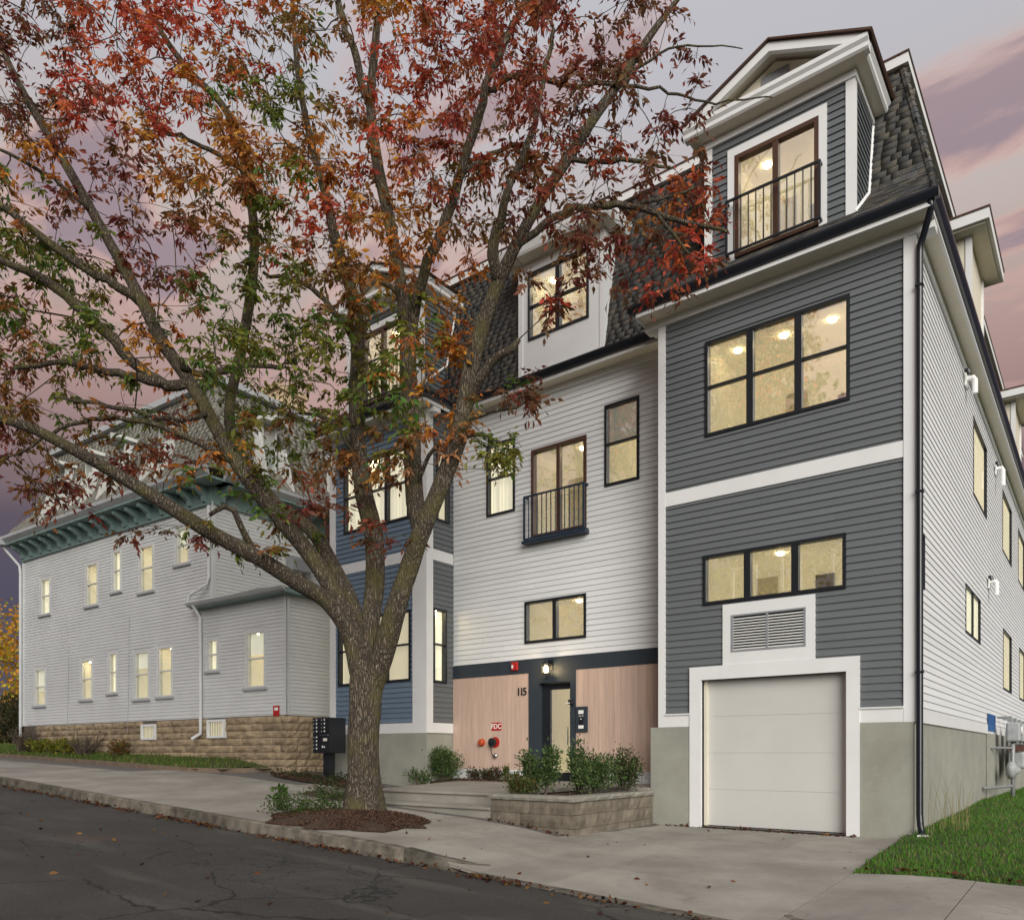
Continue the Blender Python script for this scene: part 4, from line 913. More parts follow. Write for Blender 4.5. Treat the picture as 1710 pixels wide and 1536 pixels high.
def stone_wall(fr, s0, s1, z0, z1, holes, lens, h=.205):
    n = round((z1 - z0) / h); h = (z1 - z0) / n
    for r in range(n):
        zl = z0 + r * h; s = s0 - (random.random() * .3)
        cuts = [(a, b) for a, b, p, q in holes if p < zl + h * .6 and q > zl + h * .4]
        while s < s1:
            l_ = random.uniform(*lens); a, b = max(s, s0), min(s + l_, s1); s += l_
            for a, b in intervals(a, b, cuts):
                if b - a < .06: continue
                ob = bpy.data.objects.new('stone', random.choice(SV)); link(ob, O)
                p = Vector(fr.w(a + .006, 0, zl + .007)); ex = Vector(fr.w(b - .006, 0, zl + .007)) - p; ey = (Vector(fr.w(0, .05, 0)) - Vector(fr.w(0, 0, 0)))
                M = Matrix((tuple(ex), tuple(ey), (0, 0, h - .014))).transposed().to_4x4(); M.translation = p; ob.matrix_basis = M
stone_wall(NF, nf(60, 1200)[0], 0, .80, ZF - .01, bw, (.45, .95)); stone_wall(NR, .0, 3.2, .80, ZF - .01, [], (.3, .6))
for h in bw:
    window(NF, -.01, *h, O, 1, False, mat='white_trim', b=.07, deep=.5, fill='blind', proud=.05, gl='plain_glass', filld=.028, glassd=.006)
zl_ = nf(463, 1178)
rs = thing('wall_sign', 'small red placard on the old house corner above the stone foundation', 'sign', w(zl_[0], -.03, zl_[1])); 
MB().fbox(NF, zl_[0] - .12, zl_[0] + .12, -.045, -.02, zl_[1] - .28, zl_[1] + .0).build('plate', 'red_paint', rs); MB().fbox(NF, zl_[0] - .06, zl_[0] + .09, -.048, -.0455, zl_[1] - .13, zl_[1] - .05).build('lettering', 'sign_white', rs)
acx, acz = on_plane(NRC, 0, 492, 945)
window(NRC, 0, acx - .45, acx + .45, acz - .25, acz + 1.1, O, 1, False, mat='old_frame', b=.06, proud=.02, deep=.09, fill=None)
ac = thing('air_conditioner', 'grey window air conditioner on the side of the old house above the porch roof', 'air conditioner', NRC.w(acx, 0, acz - .25))
MB().fbox(NRC, acx - .38, acx + .38, -.38, -.03, acz - .24, acz + .22).build('case', 'ac_gray', ac, bevel=.02)
for k in range(6): MB().fbox(NRC, acx - .34, acx + .34, -.40, -.375, acz - .2 + k * .065, acz - .17 + k * .065).build('grille_slat', 'gray_casing', ac)
# copper coloured box between the houses
x0, z0 = FRONT, 0
cu = on_plane(FRONT, 14.6, 551, 885)
c_ = MB().box(cu[0] - .1, cu[0] + .22, 14.5, 14.75, cu[1] - .25, cu[1] + .12); MB_ = c_.build('leader_head', 'copper_brown', H)
MB().box(cu[0] - .04, cu[0] + .08, 14.55, 14.66, 1.2, cu[1] - .251).build('leader_pipe', 'copper_brown', MB_)

# ------------------------------------------------------------------ entry steps and block planter
ZL = lambda x, y: .605 + .13 * min(1, max(0, (y - 11.24) / 3.2))
stp = thing('entry_steps', 'low concrete entry steps and landing before the glazed front door', 'steps', (-10, 12, .4))
def slope_box(x0, x1, y0, y1, zb_, zf):
    return MB().hexa([(x0, y0, zb_), (x1, y0, zb_), (x1, y1, zb_), (x0, y1, zb_), (x0, y0, zf(x0, y0)), (x1, y0, zf(x1, y0)), (x1, y1, zf(x1, y1)), (x0, y1, zf(x0, y1))])
slope_box(-12.25, -8.62, 11.24, Y1 + .1, -.1, ZL).build('landing', 'concrete_step', stp, bevel=.012)
slope_box(-8.62, -6.98, 13.35, Y1 + .1, -.1, ZL).build('landing', 'concrete_step', stp)
slope_box(-11.75, -8.63, 10.64, 11.26, -.1, lambda x, y: .355).build('step', 'concrete_step', stp); MB().box(-11.77, -8.625, 10.60, 11.262, .3551, .402).build('tread', 'concrete', stp, bevel=.012); MB().hexa([(-12.26, 11.2, .565), (-8.622, 11.2, .565), (-8.622, 11.6, .58), (-12.26, 11.6, .58), (-12.26, 11.2, .612), (-8.622, 11.2, .612), (-8.622, 11.6, .627), (-12.26, 11.6, .627)]).build('landing_nosing', 'concrete', stp, bevel=.012)
pl = thing('planter', 'low planter of tan split-face concrete blocks beside the garage', 'planter', (-7.7, 12, 0))
PX0_, PX1_, PYF = -8.6, -6.9, 10.6; zc = [.02, .215, .41]
def block(fr, s0, s1, d0, d1, z0, z1, name='block', mat='block'):
    m = MB(); w_ = fr.w; r = lambda: random.uniform(0, .012)
    nn = 4; V = []
    for j in range(3):
        for i in range(nn + 1):
            ed = i in (0, nn) or j in (0, 2); s_ = s0 + (s1 - s0) * i / nn; z_ = z0 + (z1 - z0) * j / 2; V.append(w_(s_, d0 + (.012 if ed else -r()), z_))
    m.v = V
    for j in range(2):
        for i in range(nn): m.f.append((j * 5 + i, j * 5 + i + 1, j * 5 + 6 + i, j * 5 + 5 + i))
    i0 = len(m.v); m.v += [w_(s0, d1, z0), w_(s1, d1, z0), w_(s1, d1, z1), w_(s0, d1, z1)]
    m.f += [(0, i0, i0 + 1, 4), (14, i0 + 2, i0 + 3, 10), (10, i0 + 3, i0, 0), (4, i0 + 1, i0 + 2, 14), (i0 + 1, i0, i0 + 3, i0 + 2)]
    return m.build(name, mat, pl)
PR = side_frame(PX1_)
for r in range(3):
    z0, z1 = -.10 + r * .22, -.10 + (r + 1) * .22; s = PX0_ - (.2 if r % 2 else 0)
    while s < PX1_ - .02:
        a, b = max(s, PX0_), min(s + .42, PX1_ - .001); block(FRONT, a + .004, b - .004, PYF, PYF + .25, z0 + .003, z1 - .003); s += .42
    s = PYF + (.012 if r % 2 else .25)
    while s < 13.44:
        a, b = s, min(s + .42, 13.45); block(PR, a + .004, b - .004, 0, .25, z0 + .003, z1 - .003); s += .42
s = PX0_ - .03
while s < PX1_: b = min(s + .45, PX1_ + .03); block(FRONT, s + .003, b - .003, PYF - .035, PYF + .27, .563, .65, 'cap_block', 'block_cap'); s += .45
s = PYF + .272
while s < 13.44: b = min(s + .45, 13.45); block(PR, s + .003, b - .003, -.035, .27, .563, .65, 'cap_block', 'block_cap'); s += .45
MB().box(PX0_ + .02, PX1_ - .2, PYF + .2, 13.34, .3, .60).build('soil', 'soil', pl)
MB().box(PX0_ - .015, PX0_ + .25, PYF + .27, 13.3, -.1, .60).build('side_wall', 'block', pl)
# ------------------------------------------------------------------ fittings on and around the new house
def on_wall(px, py, Y=Y1): s, z = on_plane(FRONT, Y, px, py); return s, z
# lantern
x, z = -9.99, 3.26; yb = Y1 - .03
la = thing('wall_lantern', 'small lit black wall lantern above the front door', 'lantern', (x, yb, z))
MB().box(x - .03, x + .09, yb - .02, yb - .001, z - .02, z + .20).build('back_plate', 'black_metal', la)
MB().tube([(x + .03, yb - .02, z + .13), (x + .02, yb - .10, z + .19), (x, yb - .14, z + .16)], .01, 6).build('arm', 'black_metal', la)
cg = MB()
for sx in (-1, 1):
    for sy in (-1, 1): cg.box(x + sx * .065 - .006, x + sx * .065 + .006, yb - .14 + sy * .065 - .006, yb - .14 + sy * .065 + .006, z - .11, z + .09)
cg.box(x - .075, x + .075, yb - .215, yb - .065, z - .125, z - .11); cg.hexa([(x - .085, yb - .225, z + .09), (x + .085, yb - .225, z + .09), (x + .085, yb - .055, z + .09), (x - .085, yb - .055, z + .09), (x - .03, yb - .17, z + .15), (x + .03, yb - .17, z + .15), (x + .03, yb - .11, z + .15), (x - .03, yb - .11, z + .15)])
cg.build('cage', 'black_metal', la)
MB().lathe((x, yb - .14, z - .10), (0, 0, 1), [(0, .03), (.03, .05), (.11, .055), (.16, .03), (.17, 0)], 12).build('lamp_glass', 'lantern_glow', la, smooth=True)
lp = bpy.data.lights.new('lantern_light', 'POINT'); lp.energy = 9; lp.color = (1, .72, .38); lp.shadow_soft_size = .06; lpo = bpy.data.objects.new('lantern_light', lp); lpo.location = (x, yb - .26, z - .02); COL.objects.link(lpo)
# alarm horn
x, z = -10.96, 3.38
ho = thing('alarm_horn', 'red fire alarm strobe on the dark band above the entry', 'alarm', (x, yb, z))
MB().box(x - .09, x + .09, yb - .06, yb - .001, z - .10, z + .10).build('case', 'red_paint', ho, bevel=.02); MB().box(x - .06, x - .02, yb - .075, yb - .061, z - .05, z + .03).build('strobe_lens', 'white_plastic', ho)
# writing
def text(name, s, size, loc, mat, ext=.008, parent=None, fr_rot=(rad(90), 0, 0), bold=0, sp=1):
    c = bpy.data.curves.new(name, 'FONT'); c.body = s; c.size = size; c.extrude = ext; c.align_x = 'CENTER'; c.align_y = 'CENTER'; c.offset = bold; c.space_character = sp
    tmp = bpy.data.objects.new('tmp', c); me = bpy.data.meshes.new_from_object(tmp); bpy.data.objects.remove(tmp); me.materials.clear(); me.materials.append(MATS[mat])
    o = bpy.data.objects.new(name, me); o.rotation_euler = fr_rot; o.location = loc; return link(o, parent)
tag(text('house_number', '115', .25, (-10.78, Y1 - .024, 2.78), 'black_metal', sp=.72, bold=.002), 'black house number 115 on the cedar beside the door', 'house number')
sg = tag(MB().box(-11.69, -11.38, Y1 - .022, Y1 - .016, 1.90, 2.09).build('sign', 'red_paint', None, bevel=.004), 'small red sign with white letters FDC', 'sign')
text('lettering', 'FDC', .165, (-11.535, Y1 - .024, 1.995), 'sign_white', .001, sg, bold=.003)
# fire department connection
fd = thing('fire_connection', 'red and black capped fire hose inlets on the cedar wall', 'hose inlet', (-11.78, Y1, 1.6))
MB().lathe((-11.97, Y1 - .012, 1.62), (0, -1, 0), [(0, .09), (.02, .095), (.03, .075), (.09, .075), (.11, .06), (.115, .02)], 18).build('red_cap', 'orange_red', fd, smooth=False)
MB().lathe((-11.57, Y1 - .012, 1.62), (0, -1, 0), [(0, .13), (.012, .13), (.014, .1)], 20).build('escutcheon', 'red_paint', fd)
MB().lathe((-11.59, Y1 - .026, 1.625), (0, -1, 0), [(0, .07), (.05, .075), (.06, .1), (.12, .1), (.13, .06), (.14, .02)], 18).build('black_cap', 'black_metal', fd)
MB().tube([(-11.62, Y1 - .13, 1.58), (-11.625, Y1 - .10, 1.4), (-11.62, Y1 - .06, 1.31), (-11.58, Y1 - .06, 1.29)], .009, 6).build('chain', 'black_metal', fd)
MB().lathe((-11.55, Y1 - .012, 1.30), (0, -1, 0), [(0, .055), (.02, .06), (.05, .06), (.07, .04), (.075, .01)], 16).build('drain_ball', 'chrome', fd, smooth=True)
# intercom and door camera
it = thing('intercom', 'dark intercom panel with white buttons right of the door', 'intercom', (-9.13, Y1, 2.1))
MB().box(-9.285, -8.985, Y1 - .05, Y1 - .016, 1.82, 2.38).build('plate', 'dark_band', it, bevel=.006)
MB().box(-9.21, -9.08, Y1 - .054, Y1 - .0505, 2.22, 2.30).build('screen', 'sign_white', it); MB().box(-9.21, -9.08, Y1 - .054, Y1 - .0505, 1.90, 1.97).build('card', 'sign_white', it); MB().box(-9.20, -9.09, Y1 - .053, Y1 - .0505, 1.99, 2.20).build('speaker', 'black_metal', it)
for k, (a, b) in enumerate(((-9.19, 2.165), (-9.12, 2.165), (-9.16, 2.10))): MB().box(a, a + .035, Y1 - .058, Y1 - .0535, b, b + .018).build('button', 'sign_white', it)
cm = thing('door_camera', 'small black camera on the dark door casing', 'camera', (-9.40, Y1 - .03, 2.48))
MB().box(-9.44, -9.33, Y1 - .13, Y1 - .032, 2.43, 2.54).build('case', 'black_metal', cm, bevel=.015); MB().box(-9.47, -9.38, Y1 - .14, Y1 - .131, 2.45, 2.475).build('lens', 'white_plastic', cm)
# side wall vents
for k, (y, z, dz) in enumerate(((18.9, 9.2, .28), (24.4, 8.9, .42), (22.9, 5.62, .3))):
    t = thing('vent_pipe', ('white vent elbow high on the side wall, nearest the garage corner', 'white vent elbow high on the side wall, farther from the garage corner', 'white vent hood on the side wall between the storeys')[k], 'vent', (XR, y, z), 'side wall vents')
    MB().box(XR + .012, XR + .05, y - .16, y + .16, z - .12, z + .14).build('mount', 'white_plastic', t, bevel=.01)
    MB().tube([(XR + .04, y, z + .06), (XR + .16, y, z + .06), (XR + .19, y, z + .0), (XR + .19, y, z - dz)], .055, 10).build('elbow', 'white_plastic', t)
    MB().tube([(XR + .04, y - .3, z + .12), (XR + .10, y - .3, z + .12), (XR + .12, y - .3, z + .04)], .045, 8).build('inlet', 'black_metal', t)
# gas meters
gm = thing('gas_meters', 'bank of grey gas meters and pipes on the side wall', 'gas meter', (XR, 25, .1))
MB().box(XR + .022, XR + .03, 22.7, 24.3, 1.92, 2.36).build('flashing', 'blue_tape', gm)
MB().box(XR + .0, XR + .05, 22.6, 40, -.1, 1.86).build('utility_wall', 'stucco', gm)
for y in (24.1, 25.4, 26.7, 28.0, 29.3):
    MB().box(XR + .30, XR + .62, y - .28, y + .28, 1.66, 2.16).build('meter', 'meter_gray', gm, bevel=.05)
    MB().tube([(XR + .42, y - .16, 2.14), (XR + .42, y - .16, 2.30), (XR + .1, y - .16, 2.30)], .03, 8).build('pipe', 'gray_pipe', gm); MB().lathe((XR + .62, y, 1.95), (1, 0, 0), [(0, .11), (.03, .11), (.035, .08)], 14).build('dial', 'white_plastic', gm)
for y in (25.2, 26.8, 28.4): MB().box(XR + .28, XR + .66, y - .55, y + .55, .95, 1.40).build('meter', 'meter_gray', gm, bevel=.06)
MB().box(XR + .3, XR + .6, 24.6, 30, 1.42, 1.56).build('manifold', 'copper_brown', gm)
MB().tube([(XR + .45, 23.9, .05), (XR + .45, 23.9, 1.58), (XR + .45, 24.1, 1.62), (XR + .45, 32, 1.62)], .05, 10).build('pipe', 'gray_pipe', gm, smooth=True)
MB().tube([(XR + .02, 22.9, 1.5), (XR + .45, 23.9, 1.5)], .03, 8).build('pipe', 'gray_pipe', gm); MB().tube([(XR + .02, 21.8, .52), (XR + .12, 22.0, .52), (XR + .45, 23.7, .52)], .035, 8).build('pipe', 'gray_pipe', gm)
MB().lathe((XR + .3, 23.9, .92), (1, 0, 0), [(0, .10), (.05, .22), (.12, .24), (.19, .22), (.24, .10), (.32, .06)], 18).build('regulator', 'meter_gray', gm, smooth=True)
MB().tube([(XR + .45, 24.0, .88), (XR + .45, 25.1, .88)], .085, 12).build('valve', 'gray_pipe', gm)
# mailbox cluster
mx0, mx1, my0, my1, mz0, mz1 = -15.78, -15.14, 12.40, 12.92, 1.36, 2.24
mb = thing('mailbox', 'black cluster mailbox on a post behind the tree trunk', 'mailbox', (-15.45, 12.65, .6))
MB().box(mx0, mx1, my0, my1, mz0, mz1).build('cabinet', 'black_metal', mb, bevel=.012)
MB().box(-15.57, -15.36, 12.56, 12.76, .5, mz0).build('post', 'black_metal', mb); MB().box(-15.68, -15.25, 12.45, 12.88, .55, .63).build('base_plate', 'black_metal', mb)
def mdoor(x0, x1, z0, z1, tagpos):
    d_ = MB().box(x0, x1, my0 - .012, my0 - .001, z0, z1).build('mail_door', 'black_metal', mb, bevel=.003)
    for (a, b, r) in tagpos: MB().lathe((a, my0 - .013, b), (0, -1, 0), [(0, r), (.004, r), (.006, r * .7)], 10).build('lock', 'white_plastic', d_)
for k in range(8):
    z = mz1 - .105 - k * .094 - (.05 if k > 3 else 0); mdoor(mx0 + .015, mx0 + .31, z, z + .088, [(mx0 + .17, z + .05, .024), (mx0 + .06, z + .045, .011)])
for k in range(4):
    z = mz1 - .105 - k * .094; mdoor(mx0 + .325, mx1 - .015, z, z + .088, [(mx0 + .47, z + .05, .024), (mx0 + .36, z + .045, .011)])
mdoor(mx0 + .325, mx1 - .015, mz0 + .03, mz0 + .40, [(mx0 + .40, mz0 + .16, .03), (mx0 + .47, mz0 + .155, .022)])
MB().box(mx0 + .42, mx0 + .57, my0 - .016, my0 - .0125, mz0 + .30, mz0 + .37).build('label_card', 'tag', mb); MB().box(mx0 + .32, mx1 - .02, my0 - .04, my0 - .001, mz0 + .435, mz0 + .45).build('mail_slot_hood', 'chrome', mb)

# ------------------------------------------------------------------ shrubs, ground cover, mulch, fallen leaves
def leaf_cloud(P, Dirs, size, wratio, cols, fold=.25):
    """small pointed leaves: 4 triangles each, folded along the midrib"""
    n = len(P); Dv = Dirs / np.linalg.norm(Dirs, axis=1)[:, None]
    r = RNG.normal(size=(n, 3)); S = np.cross(Dv, r); S /= np.linalg.norm(S, axis=1)[:, None]; Nn = np.cross(S, Dv)
    L = (size * RNG.uniform(.7, 1.25, n))[:, None]; W = L * wratio
    a = P; t = P + Dv * L - Nn * L * .1; m1 = P + Dv * L * .45 + S * W + Nn * L * fold * .4; m2 = P + Dv * L * .45 - S * W + Nn * L * fold * .4; c = P + Dv * L * .5
    V = np.stack([a, m1, t, m2, c], 1).reshape(-1, 3); i = np.arange(n)[:, None] * 5
    F = np.concatenate([i + [0, 4, 1], i + [4, 2, 1], i + [0, 3, 4], i + [4, 3, 2]]); return V, F, np.repeat(cols, 5, 0)
def pick(n, pal, wts=None, jit=.18):
    pal = np.array(pal); k = RNG.choice(len(pal), n, p=wts); return np.clip(pal[k] * (1 + RNG.normal(0, jit, (n, 1))), .002, 1)
GREENS = [(.07, .125, .035), (.10, .17, .05), (.05, .09, .028), (.15, .20, .075)]
def shrub(name, label, c, rx, ry, h, n, pal=GREENS, size=.055, wr=.28, stems=9, group=None, lean=.0, sparse=.0, cat='shrub'):
    t = thing(name, label, cat, c, group); cx, cy, cz = c; st = MB(); P = []; Dd = []
    k = n // (stems * 3)
    for s in range(stems):
        a = random.uniform(0, 6.28); rr = math.sqrt(random.random()); hh = h * random.uniform(.65, 1.0) * (1 - .25 * rr)
        tip = Vector((cx + rx * rr * math.cos(a), cy + ry * rr * math.sin(a), cz + hh)); b = Vector((cx + (tip.x - cx) * .25, cy + (tip.y - cy) * .25, cz - .03))
        mid = b.lerp(tip, .5) + Vector((random.uniform(-.05, .05), random.uniform(-.05, .05), 0)); st.tube([b, mid, tip], [.012, .009, .004], 5)
        for j in range(3):
            f = (.45, .7, .95)[j]; q = b.lerp(tip, f)
            sp = np.array([rx * .5, ry * .5, h * .2]) * (1 - .3 * f); pp = RNG.normal(size=(k, 3)) * .55 * sp + np.array(q); P.append(pp)
            Dd.append((pp - np.array(q)) / sp * .6 + RNG.normal(size=(k, 3)) * .5 + [0, 0, .5])
    P = np.concatenate(P); Dd = np.concatenate(Dd); keep = P[:, 2] > cz + .01; P, Dd = P[keep], Dd[keep]
    st.build('stem', 'bare_twig', t)
    V, F, C = leaf_cloud(P, Dd, size, wr, pick(len(P), pal)); kind(bulk('foliage', V, F, 'leafcol', t, C), 'stuff'); return t
zp = .60
shrub('shrub', 'tall upright green shrub in the planter before the door', (-8.12, 11.5, zp), .36, .36, .95, 2600, size=.06)
shrub('shrub', 'slender green shrub in the planter behind the tall one', (-7.9, 12.4, zp), .2, .2, 1.05, 1100, size=.06)
shrub('shrub', 'rounded green shrub in the planter nearest the garage', (-7.42, 12.1, zp), .46, .48, .78, 3000, size=.055)
shrub('shrub', 'darker green shrub at the back of the planter against the garage pier', (-7.2, 12.9, zp), .34, .34, .92, 1900, [(.04, .075, .02), (.055, .10, .025), (.08, .07, .03)])
shrub('shrub', 'low yellowish green plant at the planter front corner', (-8.3, 10.98, zp), .36, .26, .4, 1700, [(.12, .15, .04), (.08, .13, .03), (.15, .09, .04)], size=.05)
shrub('shrub', 'compact green bush against the left grey foundation', (-12.62, 13.75, .70), .42, .40, .95, 5200, size=.05, stems=11)
shrub('shrub', 'leggy green sprig beside the compact bush at the foundation', (-12.75, 13.1, .62), .3, .2, .42, 350, size=.07)
for k, xx in enumerate((-12.0, -11.65, -11.35)): shrub('low_shrub', ('low russet plant below the wall, nearest the compact bush', 'low russet plant below the wall, between its two neighbours', 'low russet plant below the wall, nearest the door')[k], (xx, 14.15, .70), .24, .16, .34, 500, [(.10, .045, .025), (.07, .05, .02), (.05, .075, .02)], size=.05, group='russet plants along the cedar wall')
shrub('low_shrub', 'small yellow green plant at the wall between the russet plants and door', (-11.0, 14.15, .71), .12, .12, .42, 320, [(.13, .15, .03), (.07, .11, .02)], size=.05)
# beds
def bed(name, pts, lift, parent=None, n=6):
    c = Vector((sum(p[0] for p in pts) / len(pts), sum(p[1] for p in pts) / len(pts))); m = MB(); R_ = []
    for r in range(n + 1):
        f = 1 - r / n
        for p in pts:
            x_, y_ = c.x + (p[0] - c.x) * f, c.y + (p[1] - c.y) * f; m.v.append((x_, y_, surf(x_, y_) + .012 + lift * (1 - f * f) + random.uniform(-.008, .008) * (r > 0)))
    k = len(pts)
    for r in range(n):
        for i in range(k): m.f.append((r * k + i, r * k + (i + 1) % k, (r + 1) * k + (i + 1) % k, (r + 1) * k + i))
    return kind(m.build(name, 'soil', parent, smooth=True), 'structure')
def blob(cx, cy, rx, ry, n=22, j=.08): return [(cx + rx * math.cos(2 * math.pi * i / n) * (1 + random.uniform(-j, j)), cy + ry * math.sin(2 * math.pi * i / n) * (1 + random.uniform(-j, j))) for i in range(n)]
TX, TY = -10.33, 9.18; TZ = surf(TX, TY)
mp_ = blob(TX + .42, TY - .66, 1.42, 1.2, 30, .13)
bed('mulch_bed', mp_, .12)
def in_poly(x, y, P):
    c = False
    for i in range(len(P)):
        (x1, y1), (x2, y2) = P[i], P[i - 1]
        if (y1 > y) != (y2 > y) and x < (x2 - x1) * (y - y1) / (y2 - y1) + x1: c = not c
    return c
def chips(name, label, poly, n, pal, size, zf, mat='mulch', wr=.3, flat=.35):
    xs = [p[0] for p in poly]; ys = [p[1] for p in poly]; P = []
    while len(P) < n:
        x_, y_ = random.uniform(min(xs), max(xs)), random.uniform(min(ys), max(ys))
        if in_poly(x_, y_, poly): P.append((x_, y_, zf(x_, y_)))
    P = np.array(P); D_ = RNG.normal(size=(n, 3)) * [1, 1, flat]
    V, F, C = leaf_cloud(P, D_, size, wr, pick(n, pal, jit=.3)); return kind(bulk(name, V, F, mat, None, C), 'stuff', label)
def mz(x, y):
    f = min(1, math.hypot((x - TX - .42) / 1.42, (y - TY + .60) / 1.22)); return surf(x, y) + .015 + .12 * (1 - f * f)
MUL = [(.075, .036, .022), (.05, .025, .015), (.11, .058, .035), (.035, .018, .012)]
chips('mulch', 'red brown bark mulch round the tree trunk', mp_, 17000, MUL, .034, mz)
def ground_cover(name, label, poly, n, h, pal=GREENS, size=.06, k=16, lift=.0):
    xs = [p[0] for p in poly]; ys = [p[1] for p in poly]; P = []; D_ = []
    while len(P) < n:
        x_, y_ = random.uniform(min(xs), max(xs)), random.uniform(min(ys), max(ys))
        if not in_poly(x_, y_, poly): continue
        hh = h * random.uniform(.3, 1); z_ = surf(x_, y_) + lift
        for j in range(k): f = random.random(); P.append((x_ + random.gauss(0, .05), y_ + random.gauss(0, .05), z_ + hh * f + .01)); D_.append((random.gauss(0, 1), random.gauss(0, 1), .5))
        n -= k - 1
    V, F, C = leaf_cloud(np.array(P), np.array(D_), size, .3, pick(len(P), pal)); return kind(bulk(name, V, F, 'leafcol', None, C), 'stuff', label)
b1 = blob(-15.3, 12.35, 2.0, .42); bed('planting_bed', b1, .05); ground_cover('ground_cover', 'leafy ground cover in the bed under the mailbox', b1, 2600, .24, [(.05, .08, .03), (.08, .10, .05), (.10, .05, .03), (.04, .06, .02)])
chips('bed_mulch', 'brown mulch in the bed under the mailbox', b1, 1500, MUL, .06, lambda x, y: surf(x, y) + .05)
b2 = blob(-12.6, 10.6, 1.15, .4); bed('planting_bed', b2, .05); ground_cover('ground_cover', 'low leafy ground cover beside the entry steps behind the tree', b2, 1900, .28, [(.06, .10, .03), (.10, .13, .06), (.04, .07, .02), (.13, .10, .05)])
b3 = blob(-10.85, 8.45, .55, .75, 22, .3); ground_cover('weeds', 'green weeds growing at the foot of the tree', b3, 2600, .36, [(.055, .105, .025), (.075, .13, .03), (.04, .075, .02), (.10, .12, .04)], lift=.06, size=.05)
b4 = [(-12.3, 13.9), (-10.7, 13.9), (-10.7, 14.42), (-12.9, 14.42)]; kind(MB().hexa([(-12.9, 13.6, .5), (-10.7, 13.9, .5), (-10.7, 14.43, .5), (-12.9, 14.43, .5), (-12.9, 13.6, .69), (-10.7, 13.9, .70), (-10.7, 14.43, .74), (-12.9, 14.43, .74)]).build('planting_bed', 'soil'), 'structure')
chips('bed_mulch', 'brown mulch at the foot of the cedar wall', b4, 900, MUL, .06, lambda x, y: .72)
# sapling shoots at the trunk base
shrub('tree_sprout', 'thin leafy green sprout left of the tree trunk', (-11.6, 8.5, TZ + .05), .16, .16, .5, 90, [(.06, .11, .025), (.08, .14, .03)], size=.13, wr=.22, stems=3, cat='plant')
# fallen leaves in the gutter and on the walks
def litter(name, label, pts, pal):
    P = np.array(pts); n = len(P); V, F, C = leaf_cloud(P, RNG.normal(size=(n, 3)) * [1, 1, .25], .075, .28, pick(n, pal, jit=.35)); return kind(bulk(name, V, F, 'leafcol', None, C), 'stuff', label)
LIT = [(.10, .03, .02), (.14, .05, .02), (.06, .02, .015), (.18, .09, .03), (.08, .05, .03)]
pts = []
for k in range(1500):
    x_ = random.uniform(-24, -1.5); dy = abs(random.gauss(0, .09)); y_ = YK - .01 - dy
    if math.sin(x_ * 1.9) + math.sin(x_ * 4.3 + 1) + random.gauss(0, .8) > -.4: pts.append((x_, y_, road_s(x_, y_) + .012 + random.random() * .03 * max(0, 1 - dy / .15)))
for k in range(60): x_, y_ = random.uniform(-16, 2), random.uniform(2.5, 7); pts.append((x_, y_, road_s(x_, y_) + .012))
litter('fallen_leaves', 'dry red brown leaves gathered along the kerb', pts, LIT)
pts = []
for k in range(50): x_, y_ = random.uniform(-14, -1), random.uniform(7.4, 13.3); pts.append((x_, y_, surf(x_, y_) + .012)) if y_ < 10.4 or -6.8 < x_ < -2.6 else None
for k in range(160): x_ = random.uniform(-8.6, -3.2); y_ = 10.53 - abs(random.gauss(0, .05)) if x_ < -6.9 else 13.42 - abs(random.gauss(0, .04)); pts.append((x_, y_, surf(x_, y_) + .014))
litter('fallen_leaves', 'scattered dry leaves on the sidewalk and driveway', pts, LIT)
pts = [(x_, 10.3 + abs(random.gauss(0, .05)), surf(x_, 10.3) + .05) for x_ in np.random.default_rng(3).uniform(-2.5, 3, 140)]
litter('fallen_leaves', 'dry leaves along the front edge of the side lawn', pts, LIT)
# dry weeds beside the downspout
wd = MB()
for k in range(26):
    x_ = -2.28 + random.uniform(0, .5); y_ = random.uniform(13.3, 15.5); h_ = random.uniform(.35, .95); z_ = lawn_r(x_, y_); a = random.uniform(-.25, .25); b = random.uniform(-.25, .25)
    wd.tube([(x_, y_, z_), (x_ + a * .4 * h_, y_ + b * .4 * h_, z_ + h_ * .6), (x_ + a * h_, y_ + b * h_, z_ + h_)], [.004, .003, .0015], 4)
pm('dry_weed', (.22, .18, .08), .8, .2, 5); kind(wd.build('dry_weeds', 'dry_weed'), 'stuff', 'tall dry weeds at the side wall by the downspout')
# bare shrubs and yellow plants along the old house
def bare_shrub(label, c, r, h, n):
    t = thing('bare_shrub', label, 'shrub', c, 'bare shrubs by the old house'); m = MB()
    for k in range(n):
        a = random.uniform(0, 6.28); q = Vector(c) + Vector((math.cos(a) * r * random.random(), math.sin(a) * r * .5 * random.random(), h * random.uniform(.5, 1))); b = Vector(c) + Vector((random.gauss(0, .12), random.gauss(0, .08), 0)); mid = b.lerp(q, .5) + Vector((random.gauss(0, .1), random.gauss(0, .06), 0))
        m.tube([b, mid, q], [.016, .011, .004], 4)
        for j in range(3):
            s_ = mid.lerp(q, random.random()); m.tube([s_, s_ + Vector((random.gauss(0, .22), random.gauss(0, .1), random.uniform(.05, .3)))], [.006, .002], 3)
    m.build('branches', 'bare_twig', t)
def lawn_at(px, py_d, back=.5):
    s_ = nf(px, 1200)[0]; p = NF.w(s_, -back, 0); return (p[0], p[1], lawn_l(p[0], p[1]))
bare_shrub('bare grey shrub below the left end of the old house', lawn_at(62, 0), 1.1, .95, 60); bare_shrub('bare twiggy shrub against the middle of the stone foundation', lawn_at(165, 0), 1.3, .8, 50)
YEL = [(.30, .26, .03), (.22, .22, .03), (.12, .16, .03)]
